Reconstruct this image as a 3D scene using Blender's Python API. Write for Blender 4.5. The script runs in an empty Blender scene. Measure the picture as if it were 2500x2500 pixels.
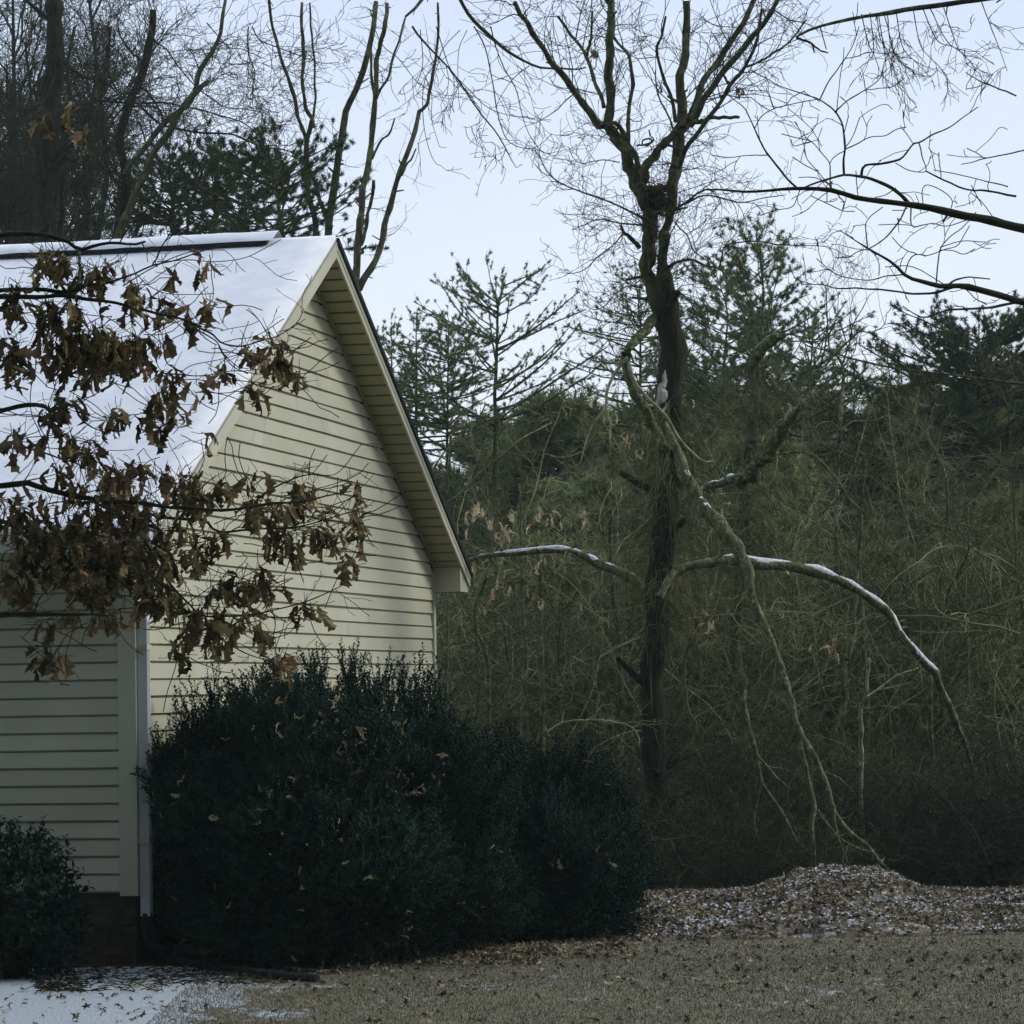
import bpy, math
import numpy as np
from mathutils import Matrix, Vector
rng = np.random.default_rng(11)
scene = bpy.context.scene
COL = scene.collection

# ------------------------------------------------------------------ camera
FPX = 7500.0
PITCH, ROLL = math.radians(3.22), 0.018
EYE = np.array([0.0, 0.0, 1.95])
fw = np.array([0, math.cos(PITCH), math.sin(PITCH)])
r0 = np.array([1.0, 0, 0]); u0 = np.array([0, -math.sin(PITCH), math.cos(PITCH)])
cr = math.cos(ROLL) * r0 - math.sin(ROLL) * u0
cu = math.cos(ROLL) * u0 + math.sin(ROLL) * r0
cam_d = bpy.data.cameras.new("camera"); cam = bpy.data.objects.new("camera", cam_d); COL.objects.link(cam)
cam.matrix_world = Matrix(((cr[0], cu[0], -fw[0], EYE[0]), (cr[1], cu[1], -fw[1], EYE[1]), (cr[2], cu[2], -fw[2], EYE[2]), (0, 0, 0, 1)))
cam_d.sensor_width = 36; cam_d.lens = 36 * FPX / 2500; cam_d.clip_end = 2000; cam_d.clip_start = 0.1
scene.camera = cam
# ------------------------------------------------------------------ light
SUN_EL, SUN_AZ = math.radians(34), math.radians(80)      # azimuth from +Y towards +X
w = bpy.data.worlds.new("World"); scene.world = w; w.use_nodes = True
nt = w.node_tree; nt.nodes.clear()
wo = nt.nodes.new('ShaderNodeOutputWorld'); bg = nt.nodes.new('ShaderNodeBackground')
sky = nt.nodes.new('ShaderNodeTexSky'); sky.sky_type = 'NISHITA'; sky.sun_disc = False
sky.sun_elevation = SUN_EL; sky.sun_rotation = SUN_AZ; sky.air_density = 1.0; sky.dust_density = 2.0; sky.ozone_density = 2.0
hs = nt.nodes.new('ShaderNodeHueSaturation'); hs.inputs['Saturation'].default_value = 0.55
nt.links.new(sky.outputs[0], hs.inputs['Color'])
tcw = nt.nodes.new('ShaderNodeTexCoord'); sxw = nt.nodes.new('ShaderNodeSeparateXYZ'); nt.links.new(tcw.outputs['Generated'], sxw.inputs[0])
rmp = nt.nodes.new('ShaderNodeValToRGB')                 # even overcast cloud, a little paler low down
rmp.color_ramp.elements[0].position = 0.0; rmp.color_ramp.elements[0].color = (10.3, 10.8, 11.3, 1)
rmp.color_ramp.elements[1].position = 0.24; rmp.color_ramp.elements[1].color = (7.3, 8.5, 10.9, 1)
nt.links.new(sxw.outputs[2], rmp.inputs[0])
mx = nt.nodes.new('ShaderNodeMixRGB'); mx.inputs[0].default_value = 0.92
cn = nt.nodes.new('ShaderNodeTexNoise'); cn.inputs['Scale'].default_value = 5; cn.inputs['Detail'].default_value = 5; nt.links.new(tcw.outputs['Generated'], cn.inputs['Vector'])
cm = nt.nodes.new('ShaderNodeMapRange'); cm.inputs['To Min'].default_value = .95; cm.inputs['To Max'].default_value = 1.05; cm.inputs['From Min'].default_value = .3; cm.inputs['From Max'].default_value = .7; nt.links.new(cn.outputs[0], cm.inputs[0])
ch = nt.nodes.new('ShaderNodeHueSaturation'); nt.links.new(rmp.outputs[0], ch.inputs['Color']); nt.links.new(cm.outputs[0], ch.inputs['Value'])
nt.links.new(hs.outputs[0], mx.inputs[1]); nt.links.new(ch.outputs[0], mx.inputs[2])
nt.links.new(mx.outputs[0], bg.inputs[0]); bg.inputs[1].default_value = 0.10
nt.links.new(bg.outputs[0], wo.inputs[0])
sl = bpy.data.lights.new("sun", 'SUN'); sl.energy = 2.0; sl.angle = math.radians(18); sl.color = (1.0, 0.96, 0.87)
so = bpy.data.objects.new("sun", sl); COL.objects.link(so)
sd = Vector((math.sin(SUN_AZ) * math.cos(SUN_EL), math.cos(SUN_AZ) * math.cos(SUN_EL), math.sin(SUN_EL)))
so.rotation_euler = sd.to_track_quat('Z', 'Y').to_euler(); so.location = (30, 10, 30)
scene.view_settings.view_transform = 'Standard'; scene.view_settings.look = 'None'
scene.view_settings.exposure = 0.0; scene.view_settings.gamma = 1.0

# ------------------------------------------------------------------ helpers
CR = {'S': (0, 0, 1.0), 'V': (0, 0, 1.29400), 'A': (90, 90, .41925), 'B': (850, 90, .41408), 'C': (1600, 90, .41925), 'D': (90, 850, .41925),
      'E': (850, 850, .41408), 'F': (1600, 850, .41925), 'G': (90, 1600, .41925), 'H': (850, 1600, .41929),
      'I': (1600, 1600, .41925), 'J': (90, 560, .21222)}
def W(x, y, d):
    return EYE + d * fw + ((x - 1250) / FPX * d) * cr + ((1250 - y) / FPX * d) * cu
def WC(c, x, y, d):
    a = CR[c]; return W(a[0] + x * a[2], a[1] + y * a[2], d)
def GP(x, y, z=0.0):
    k = fw + ((x - 1250) / FPX) * cr + ((1250 - y) / FPX) * cu
    return EYE + k * ((z - EYE[2]) / k[2])
def horizon(x): return 1672 - ROLL * (x - 1250)

def mat_new(name):
    m = bpy.data.materials.new(name); m.use_nodes = True
    n = m.node_tree; b = n.nodes['Principled BSDF']
    return m, n, b
def noise_mat(name, c0, c1, scale=8, rough=.85, bump=0, detail=6, stretch=None, c2=None, s2=1.5, isl=0, spec=.08, lo=.35, hi=.65, trans=0):
    """two-colour noise, optional third colour in blotches, optional random value per island"""
    if name.startswith(('bark', 'twig', 'brush', 'litter', 'dead')):   # olive-brown wood
        c0, c1 = [(c[0] * 1.02, c[1] * 1.06, c[2] * .84) for c in (c0, c1)]; c2 = c2 and (c2[0], c2[1] * 1.05, c2[2] * .75)
    m, n, b = mat_new(name); N = n.nodes.new; L = n.links.new
    tc = N('ShaderNodeTexCoord'); mp = N('ShaderNodeMapping'); L(tc.outputs['Object'], mp.inputs[0])
    if stretch: mp.inputs['Scale'].default_value = stretch
    no = N('ShaderNodeTexNoise'); no.inputs['Scale'].default_value = scale; no.inputs['Detail'].default_value = detail
    L(mp.outputs[0], no.inputs['Vector'])
    cr_ = N('ShaderNodeValToRGB'); cr_.color_ramp.elements[0].position = lo; cr_.color_ramp.elements[1].position = hi
    cr_.color_ramp.elements[0].color = (*c0, 1); cr_.color_ramp.elements[1].color = (*c1, 1); L(no.outputs[0], cr_.inputs[0])
    out = cr_.outputs[0]
    if c2:
        n2 = N('ShaderNodeTexNoise'); n2.inputs['Scale'].default_value = s2; n2.inputs['Detail'].default_value = 8; n2.inputs['Roughness'].default_value = .7
        L(tc.outputs['Object'], n2.inputs['Vector'])
        r2 = N('ShaderNodeValToRGB'); r2.color_ramp.elements[0].position = .52; r2.color_ramp.elements[1].position = .62; L(n2.outputs[0], r2.inputs[0])
        mi = N('ShaderNodeMixRGB'); L(r2.outputs[0], mi.inputs[0]); L(out, mi.inputs[1]); mi.inputs[2].default_value = (*c2, 1); out = mi.outputs[0]
    if isl:
        g = N('ShaderNodeNewGeometry'); h = N('ShaderNodeHueSaturation'); L(out, h.inputs['Color'])
        mr = N('ShaderNodeMapRange'); mr.inputs['To Min'].default_value = 1 - isl; mr.inputs['To Max'].default_value = 1 + isl
        L(g.outputs['Random Per Island'], mr.inputs[0]); L(mr.outputs[0], h.inputs['Value'])
        mr2 = N('ShaderNodeMapRange'); mr2.inputs['To Min'].default_value = .475; mr2.inputs['To Max'].default_value = .525
        ml = N('ShaderNodeMath'); ml.operation = 'MULTIPLY'; ml.inputs[1].default_value = 7.13; fr = N('ShaderNodeMath'); fr.operation = 'FRACT'
        L(g.outputs['Random Per Island'], ml.inputs[0]); L(ml.outputs[0], fr.inputs[0]); L(fr.outputs[0], mr2.inputs[0]); L(mr2.outputs[0], h.inputs['Hue'])
        out = h.outputs[0]
    L(out, b.inputs['Base Color']); b.inputs['Roughness'].default_value = rough; b.inputs['Specular IOR Level'].default_value = spec
    if bump:
        bp = N('ShaderNodeBump'); bp.inputs['Strength'].default_value = bump; bp.inputs['Distance'].default_value = .02
        L(no.outputs[0], bp.inputs['Height']); L(bp.outputs[0], b.inputs['Normal'])
    if trans:
        t = N('ShaderNodeBsdfTranslucent'); L(out, t.inputs[0]); ms = N('ShaderNodeMixShader'); ms.inputs[0].default_value = trans
        o = n.nodes['Material Output']; L(b.outputs[0], ms.inputs[1]); L(t.outputs[0], ms.inputs[2]); L(ms.outputs[0], o.inputs[0])
    return m
M = {}
M['bark'] = noise_mat('bark', (.026, .026, .015), (.085, .080, .046), 30, bump=1., stretch=(1, 1, .25), c2=(.12, .13, .075), s2=9)
M['bark_dark'] = noise_mat('bark_dark', (.012, .012, .008), (.036, .033, .021), 30, bump=.9, stretch=(1, 1, .2))
M['bark_grey'] = noise_mat('bark_grey', (.045, .043, .028), (.13, .125, .085), 26, bump=1., stretch=(1, 1, .3), c2=(.22, .23, .17), s2=22)
M['bark_moss'] = noise_mat('bark_moss', (.035, .038, .018), (.10, .105, .06), 24, bump=1., c2=(.22, .24, .16), s2=20)
M['twig'] = noise_mat('twig', (.038, .036, .022), (.085, .078, .048), 5)
M['twig_dark'] = noise_mat('twig_dark', (.022, .021, .014), (.05, .047, .032), 5)
M['twig_oak'] = noise_mat('twig_oak', (.035, .036, .028), (.075, .075, .058), 8, bump=.4)
M['twig_pale'] = noise_mat('twig_pale', (.14, .14, .085), (.36, .35, .22), 3, isl=.3)
M['brush'] = noise_mat('brush', (.035, .036, .018), (.16, .155, .085), 1.2, isl=.4)
M['brush_top'] = noise_mat('brush_top', (.12, .12, .075), (.26, .25, .165), 1.2, isl=.4)
M['dead'] = noise_mat('dead_wood', (.16, .15, .11), (.38, .37, .32), 12, bump=.4)
M['torn'] = noise_mat('torn_wood', (.25, .24, .20), (.48, .47, .43), 30, bump=.6, stretch=(1, 1, .15))
M['snow'] = noise_mat('snow', (.80, .82, .86), (.90, .91, .93), 6, rough=.6, bump=.15)
M['snow_thin'] = noise_mat('thin_snow', (.45, .46, .48), (.72, .74, .78), 30, rough=.7)
M['pine'] = noise_mat('pine_needles', (.045, .065, .024), (.095, .125, .048), 2.0, isl=.35, trans=.15)
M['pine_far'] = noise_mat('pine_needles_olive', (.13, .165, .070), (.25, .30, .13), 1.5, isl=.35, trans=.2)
M['cedar'] = noise_mat('cedar_foliage', (.125, .15, .058), (.27, .305, .125), 1.0, isl=.4, trans=.2)
M['cedar_dark'] = noise_mat('cedar_foliage_dark', (.14, .16, .062), (.29, .32, .13), 1.0, isl=.4, trans=.15)
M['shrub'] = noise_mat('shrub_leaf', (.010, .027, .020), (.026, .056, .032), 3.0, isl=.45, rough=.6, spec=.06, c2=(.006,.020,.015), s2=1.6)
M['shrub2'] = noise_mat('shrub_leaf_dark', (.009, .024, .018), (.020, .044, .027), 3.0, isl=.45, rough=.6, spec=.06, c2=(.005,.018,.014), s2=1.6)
M['oakleaf'] = noise_mat('oak_leaf_dry', (.09, .068, .034), (.42, .32, .175), 9, isl=.55, rough=.7, trans=.22)
M['oakleaf_pale'] = noise_mat('oak_leaf_pale', (.36, .28, .15), (.56, .47, .30), 9, isl=.3, rough=.7, trans=.25)
M['litter'] = noise_mat('leaf_litter', (.09, .072, .045), (.30, .25, .17), 5, isl=.6, rough=.75)
M['snowleaf'] = noise_mat('snowy_leaf', (.55, .56, .58), (.8, .82, .85), 9, isl=.2)

def add_obj(name, V, Q, mat, parent=None, T=None, smooth=False):
    V = np.asarray(V, dtype=np.float64).reshape(-1, 3)
    off = np.zeros(3); p = parent
    while p is not None: off += np.array(p.location); p = p.parent
    V = V - off
    me = bpy.data.meshes.new(name)
    Q = np.asarray(Q if Q is not None else [], dtype=np.int32).reshape(-1, 4)
    T = np.asarray(T if T is not None else [], dtype=np.int32).reshape(-1, 3)
    me.vertices.add(len(V)); me.vertices.foreach_set('co', V.astype(np.float32).ravel())
    loops = np.concatenate([Q.ravel(), T.ravel()]); me.loops.add(len(loops)); me.loops.foreach_set('vertex_index', loops)
    st = np.concatenate([np.arange(len(Q)) * 4, len(Q) * 4 + np.arange(len(T)) * 3]).astype(np.int32)
    me.polygons.add(len(st)); me.polygons.foreach_set('loop_start', st)
    me.polygons.foreach_set('use_smooth', np.full(len(st), bool(smooth)))
    me.update(calc_edges=True)
    if mat: me.materials.append(mat)
    o = bpy.data.objects.new(name, me); COL.objects.link(o)
    if parent is not None: o.parent = parent
    return o
def tag(o, label=None, cat=None, group=None, kind=None):
    if label: o['label'] = label
    if cat: o['category'] = cat
    if group: o['group'] = group
    if kind: o['kind'] = kind
    return o
def thing(name, loc, label, cat, group=None):
    o = bpy.data.objects.new(name, None); COL.objects.link(o); o.location = tuple(float(a) for a in loc); o.empty_display_size = .2
    return tag(o, label, cat, group)

class MB:
    """collects vertices and faces for one mesh"""
    def __init__(s): s.V = []; s.Q = []; s.T = []; s.n = 0
    def add(s, V, Q=None, T=None):
        V = np.asarray(V, float).reshape(-1, 3)
        if Q is not None and len(Q): s.Q.append(np.asarray(Q, np.int64).reshape(-1, 4) + s.n)
        if T is not None and len(T): s.T.append(np.asarray(T, np.int64).reshape(-1, 3) + s.n)
        s.V.append(V); s.n += len(V)
    def box(s, o, ax, ay, az):
        """box from corner o spanned by three edge vectors"""
        o, ax, ay, az = [np.asarray(q, float) for q in (o, ax, ay, az)]
        V = [o, o + ax, o + ax + ay, o + ay, o + az, o + ax + az, o + ax + ay + az, o + ay + az]
        Q = [[0, 3, 2, 1], [4, 5, 6, 7], [0, 1, 5, 4], [1, 2, 6, 5], [2, 3, 7, 6], [3, 0, 4, 7]]
        s.add(V, Q)
    def build(s, name, mat, parent=None, smooth=False):
        V = np.concatenate(s.V); Q = np.concatenate(s.Q) if s.Q else None; T = np.concatenate(s.T) if s.T else None
        return add_obj(name, V, Q, mat, parent, T, smooth)

def nrm(a): return a / np.maximum(np.linalg.norm(a, axis=-1, keepdims=True), 1e-9)
def tubes(mb, P, R, s=3, cap=False):
    P = np.asarray(P, float); R = np.asarray(R, float)
    if cap:
        T = nrm(P[:, -1] - P[:, -2]); P = np.concatenate([P, (P[:, -1] + T * .002)[:, None]], 1); R = np.concatenate([R, R[:, -1:] * .02], 1)
    N, K = P.shape[:2]
    if N == 0: return
    T = nrm(np.gradient(P, axis=1))
    c = nrm(P[:, -1] - P[:, 0]); ref = np.where(np.abs(c[:, 2:3]) > .8, np.array([[1., 0, 0]]), np.array([[0, 0, 1.]]))
    a = nrm(np.cross(c, ref))[:, None, :]
    N1 = nrm(a - (a * T).sum(-1, keepdims=True) * T); N2 = np.cross(T, N1)
    th = np.arange(s) * 2 * math.pi / s
    V = P[:, :, None] + R[:, :, None, None] * (np.cos(th)[None, None, :, None] * N1[:, :, None] + np.sin(th)[None, None, :, None] * N2[:, :, None])
    idx = np.arange(N * K * s).reshape(N, K, s); nx = np.roll(idx, -1, axis=2)
    Q = np.stack([idx[:, :-1], nx[:, :-1], nx[:, 1:], idx[:, 1:]], -1)
    mb.add(V, Q)

def resample(P, K):
    """Catmull-Rom through the points, K samples evenly by length; P may carry extra columns"""
    P = np.asarray(P, float); n = len(P)
    if n == 2: t = np.linspace(0, 1, K)[:, None]; return P[0] * (1 - t) + P[1] * t
    E = np.vstack([2 * P[0] - P[1], P, 2 * P[-1] - P[-2]]); out = []
    for i in range(n - 1):
        p0, p1, p2, p3 = E[i:i + 4]
        for t in np.linspace(0, 1, 8, endpoint=False):
            out.append(.5 * (2 * p1 + (p2 - p0) * t + (2 * p0 - 5 * p1 + 4 * p2 - p3) * t * t + (3 * p1 - p0 - 3 * p2 + p3) * t ** 3))
    out.append(P[-1]); out = np.array(out)
    s = np.concatenate([[0], np.cumsum(np.linalg.norm(np.diff(out[:, :3], axis=0), axis=1))]); q = np.linspace(0, s[-1], K)
    return np.stack([np.interp(q, s, out[:, k]) for k in range(out.shape[1])], 1)
def smooth_noise(K, amp, n=5):
    return np.interp(np.linspace(0, 1, K), np.linspace(0, 1, n), rng.normal(0, amp, n))
def trace(c, pts, d0, d1, w0, w1, K=22, wob=.25, knots=.07, wm=None):
    """a limb: points 'x,y x,y ...' measured in crop c, depth d0..d1 in metres, widths in crop units; returns P (K,3), R (K,)"""
    p = np.array([[float(a) for a in q.split(',')] for q in pts.split()])
    n = len(p); a = CR[c]
    lw = np.linspace(w0, w1, n) if wm is None else np.interp(np.linspace(0, 1, n), np.linspace(0, 1, len(wm)), wm)
    q = resample(np.column_stack([p, np.zeros(n), lw]), K)
    L = np.linalg.norm(np.diff(q[:, :2], axis=0), axis=1).sum() * a[2] / FPX * (d0 + d1) / 2
    dd = np.linspace(d0, d1, K) + smooth_noise(K, min(wob, L * .12), 5) * np.linspace(0, 1, K)
    P = np.array([WC(c, q[i, 0], q[i, 1], dd[i]) for i in range(K)])
    R = q[:, 3] * a[2] * dd / FPX / 2 * (1 + rng.normal(0, knots, K))
    kn = max(K // 2, 4); P = P + np.stack([smooth_noise(K, .32, kn) for _ in range(3)], 1) * R[:, None]      # kinks
    return P, np.maximum(R, .0022)
def spawn(P, R, n, l0, l1, ang=.8, rr=.006, K=5, tmin=.1, tmax=1., droop=0., wig=.2, up=0., taper=.3, shrink=.5, jit=.35, rs=None):
    """children on every polyline: n per parent (int or array)"""
    P = np.asarray(P); R = np.asarray(R); N, K0 = P.shape[:2]
    idx = np.repeat(np.arange(N), n); m = len(idx)
    if m == 0: return np.zeros((0, K, 3)), np.zeros((0, K))
    t = rng.uniform(tmin, tmax, m); f = t * (K0 - 1); i0 = np.minimum(f.astype(int), K0 - 2); fr = (f - i0)[:, None]
    p = P[idx, i0] * (1 - fr) + P[idx, i0 + 1] * fr
    tan = nrm(P[idx, i0 + 1] - P[idx, i0]); rv = rng.normal(0, 1, (m, 3)); perp = nrm(rv - (rv * tan).sum(-1, keepdims=True) * tan)
    a = ang * (1 + rng.normal(0, jit, m)); d = nrm(tan * np.cos(a)[:, None] + perp * np.sin(a)[:, None] + np.array([0, 0, up]))
    L = rng.uniform(l0, l1, m) * (1 - shrink * t)
    rp = (R[idx, i0]) * .65; rb = np.minimum(rp, rr * rng.uniform(.6, 1.2, m))
    out = np.zeros((m, K, 3)); out[:, 0] = p
    for k in range(1, K):
        out[:, k] = out[:, k - 1] + d * (L / (K - 1))[:, None]
        d = nrm(d + rng.normal(0, wig, (m, 3)) + np.array([0, 0, -droop]))
    R2 = rb[:, None] * np.linspace(1, taper, K)[None]
    return out, np.maximum(R2, .0016 if rs is None else rs)
def plen(P): return np.linalg.norm(np.diff(P, axis=1), axis=2).sum(1)
def rand_rot(n, tilt=None):
    q = nrm(rng.normal(0, 1, (n, 4))); w_, x, y, z = q.T
    return np.stack([1 - 2 * (y * y + z * z), 2 * (x * y - z * w_), 2 * (x * z + y * w_), 2 * (x * y + z * w_), 1 - 2 * (x * x + z * z), 2 * (y * z - x * w_),
                     2 * (x * z - y * w_), 2 * (y * z + x * w_), 1 - 2 * (x * x + y * y)], -1).reshape(n, 3, 3)
def frame_to(d, spin=None):
    """rotation matrices whose local Z maps onto d (n,3), random spin"""
    d = nrm(d); n = len(d); rv = rng.normal(0, 1, (n, 3)) if spin is None else spin
    x = nrm(rv - (rv * d).sum(-1, keepdims=True) * d); y = np.cross(d, x)
    return np.stack([x, y, d], -1)
def place(mb, tv, Q, T, pos, rot, sc):
    n = len(pos); k = len(tv); sc = np.asarray(sc, float); sc = sc[:, None] if sc.ndim == 1 else sc
    V = np.einsum('nij,nkj->nki', rot, tv[None] * sc[:, None, :]) + pos[:, None]
    off = (np.arange(n) * k)[:, None, None]
    mb.add(V, (np.asarray(Q)[None] + off).reshape(-1, 4) if Q is not None and len(Q) else None, (np.asarray(T)[None] + off).reshape(-1, 3) if T is not None and len(T) else None)

# ================================================================== the setting
def ground_mat():
    m, n, b = mat_new('ground'); N = n.nodes.new; L = n.links.new
    g = N('ShaderNodeNewGeometry'); sx = N('ShaderNodeSeparateXYZ'); L(g.outputs['Position'], sx.inputs[0])
    def noise(s, det=6, st=None, rough=.6):
        q = N('ShaderNodeTexNoise'); q.inputs['Scale'].default_value = s; q.inputs['Detail'].default_value = det; q.inputs['Roughness'].default_value = rough
        if st: mp = N('ShaderNodeMapping'); mp.inputs['Scale'].default_value = st; L(g.outputs['Position'], mp.inputs[0]); L(mp.outputs[0], q.inputs['Vector'])
        else: L(g.outputs['Position'], q.inputs['Vector'])
        return q.outputs[0]
    def ramp(i, a, ca, c, cc):
        q = N('ShaderNodeValToRGB'); q.color_ramp.elements[0].position = a; q.color_ramp.elements[1].position = c
        q.color_ramp.elements[0].color = (*ca, 1); q.color_ramp.elements[1].color = (*cc, 1); L(i, q.inputs[0]); return q.outputs[0]
    def math_(op, a, c):
        q = N('ShaderNodeMath'); q.operation = op; q.use_clamp = False
        for k, v in enumerate((a, c)):
            if isinstance(v, (int, float)): q.inputs[k].default_value = v
            else: L(v, q.inputs[k])
        return q.outputs[0]
    def mrange(i, a, c, lo=0, hi=1):
        q = N('ShaderNodeMapRange'); q.inputs[1].default_value = a; q.inputs[2].default_value = c; q.inputs[3].default_value = lo; q.inputs[4].default_value = hi; L(i, q.inputs[0]); return q.outputs[0]
    def mix(f, a, c):
        q = N('ShaderNodeMixRGB'); L(f, q.inputs[0])
        for k, v in ((1, a), (2, c)):
            if isinstance(v, tuple): q.inputs[k].default_value = (*v, 1)
            else: L(v, q.inputs[k])
        return q.outputs[0]
    grass = ramp(noise(5), .35, (.15, .137, .088), .65, (.245, .225, .158))
    grass = mix(ramp(noise(.9, 3), .5, (0, 0, 0), .7, (.5, .5, .5)), grass, (.085, .11, .06))
    soil = ramp(noise(9), .35, (.020, .016, .011), .65, (.06, .045, .03))
    # bare dark soil along the house and in the wood
    wd = mrange(math_('ADD', sx.outputs[1], math_('MULTIPLY', noise(1.2, 4), 2.0)), 25.4, 25.9)
    bx = mrange(math_('ADD', sx.outputs[0], math_('MULTIPLY', noise(2., 4), 1.2)), -.1, -.6)
    by = mrange(math_('ADD', sx.outputs[1], math_('MULTIPLY', noise(2.3, 4), 1.0)), 21.5, 21.8)
    col = mix(wd, grass, soil); col = mix(math_('MULTIPLY', bx, by), col, soil)
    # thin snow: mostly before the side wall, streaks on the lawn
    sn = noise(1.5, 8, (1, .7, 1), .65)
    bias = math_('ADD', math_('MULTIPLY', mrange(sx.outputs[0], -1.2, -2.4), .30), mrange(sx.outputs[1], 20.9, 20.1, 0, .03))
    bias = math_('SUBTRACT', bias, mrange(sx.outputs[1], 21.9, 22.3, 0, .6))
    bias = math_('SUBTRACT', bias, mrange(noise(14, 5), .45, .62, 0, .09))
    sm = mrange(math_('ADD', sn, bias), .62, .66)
    col = mix(sm, col, (.44, .49, .52))  # thin wet snow, its colour also lowered for shade by house and shrub
    L(col, b.inputs['Base Color']); b.inputs['Roughness'].default_value = .9; b.inputs['Specular IOR Level'].default_value = .1
    bp = N('ShaderNodeBump'); bp.inputs['Distance'].default_value = .03; bp.inputs['Strength'].default_value = .7; L(noise(30, 5), bp.inputs['Height']); L(bp.outputs[0], b.inputs['Normal'])
    return m
def grid(x0, x1, y0, y1, nx, ny, zf):
    X, Y = np.meshgrid(np.linspace(x0, x1, nx), np.linspace(y0, y1, ny)); Z = zf(X, Y)
    V = np.stack([X, Y, Z], -1).reshape(-1, 3); i = np.arange(nx * ny).reshape(ny, nx)
    Q = np.stack([i[:-1, :-1], i[:-1, 1:], i[1:, 1:], i[1:, :-1]], -1); return V, Q
V, Q = grid(-400, 400, -300, 700, 9, 9, lambda X, Y: X * 0)
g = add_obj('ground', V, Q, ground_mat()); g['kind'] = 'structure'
def hz(X, Y):
    return 6.5 * np.clip((Y - 55) / 34, 0, 1) ** 1.1 + np.sin(X * .21) * .5 * np.clip((Y - 62) / 20, 0, 1) - .05
V, Q = grid(-70, 80, 62, 130, 60, 30, hz)
o = add_obj('added_hill', V, Q, noise_mat('wood_floor', (.018, .016, .010), (.05, .04, .026), 3), smooth=True); o['kind'] = 'structure'  # rising ground added behind the woods to block low horizon light

# ================================================================== the house
A_ = math.atan(1680 / FPX); sa, ca = math.sin(A_), math.cos(A_)
G = np.array([sa, ca, 0]); NG = np.array([ca, -sa, 0]); NS = -G; SD = np.array([-ca, sa, 0]); UP = np.array([0, 0, 1.])
C0 = W(332, 2180, 22.05); C0[2] = 0
WID = 8.86; ZB = .507; EX = .127; OH = .29; EV = .33; RIDGE = 5.82; PIT = .572
half = WID / 2
def HP(u, o, z): return C0 + G * u + NG * o + UP * z          # along gable wall, out of it, up
def HS(s, o, z): return C0 + SD * s + NS * o + UP * z         # along side wall to the left, out of it, up
def roof_under(u): return RIDGE - .16 - PIT * abs(u - half)   # soffit/wall-top line
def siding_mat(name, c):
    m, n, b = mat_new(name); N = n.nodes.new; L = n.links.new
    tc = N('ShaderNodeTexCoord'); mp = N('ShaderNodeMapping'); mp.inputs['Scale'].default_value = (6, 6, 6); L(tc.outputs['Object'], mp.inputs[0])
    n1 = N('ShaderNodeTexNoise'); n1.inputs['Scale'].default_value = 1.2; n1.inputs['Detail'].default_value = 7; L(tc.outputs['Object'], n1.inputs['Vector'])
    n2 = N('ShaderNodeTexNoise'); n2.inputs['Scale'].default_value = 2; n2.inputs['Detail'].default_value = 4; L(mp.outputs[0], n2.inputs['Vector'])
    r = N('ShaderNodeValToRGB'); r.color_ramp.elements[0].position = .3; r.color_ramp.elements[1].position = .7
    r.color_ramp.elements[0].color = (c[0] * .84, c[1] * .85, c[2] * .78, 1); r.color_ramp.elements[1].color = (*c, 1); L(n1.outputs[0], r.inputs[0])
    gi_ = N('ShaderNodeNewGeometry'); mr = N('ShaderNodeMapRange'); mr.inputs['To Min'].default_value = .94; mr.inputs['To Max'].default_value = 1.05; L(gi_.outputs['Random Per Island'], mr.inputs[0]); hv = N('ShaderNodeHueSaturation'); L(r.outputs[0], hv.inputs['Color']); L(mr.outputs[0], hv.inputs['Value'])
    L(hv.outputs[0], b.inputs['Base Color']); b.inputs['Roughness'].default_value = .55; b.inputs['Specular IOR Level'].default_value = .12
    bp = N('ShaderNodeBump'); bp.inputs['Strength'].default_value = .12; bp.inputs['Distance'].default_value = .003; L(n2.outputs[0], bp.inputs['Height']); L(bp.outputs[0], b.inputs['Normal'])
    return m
M['siding'] = siding_mat('vinyl_siding', (.53, .52, .40)); M['trim'] = siding_mat('cream_trim', (.54, .53, .425)); M['gutter'] = siding_mat('white_metal', (.66, .67, .68))
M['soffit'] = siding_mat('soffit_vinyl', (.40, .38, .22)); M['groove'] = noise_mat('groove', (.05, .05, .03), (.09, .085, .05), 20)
M['shingle'] = noise_mat('shingle', (.012, .014, .014), (.035, .037, .036), 40, bump=.4)
M['black'] = noise_mat('black_plastic', (.012, .013, .013), (.03, .03, .03), 20, rough=.4)
M['glass'] = noise_mat('window_glass', (.02, .025, .03), (.04, .045, .05), 1, rough=.08, spec=.6)

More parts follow.
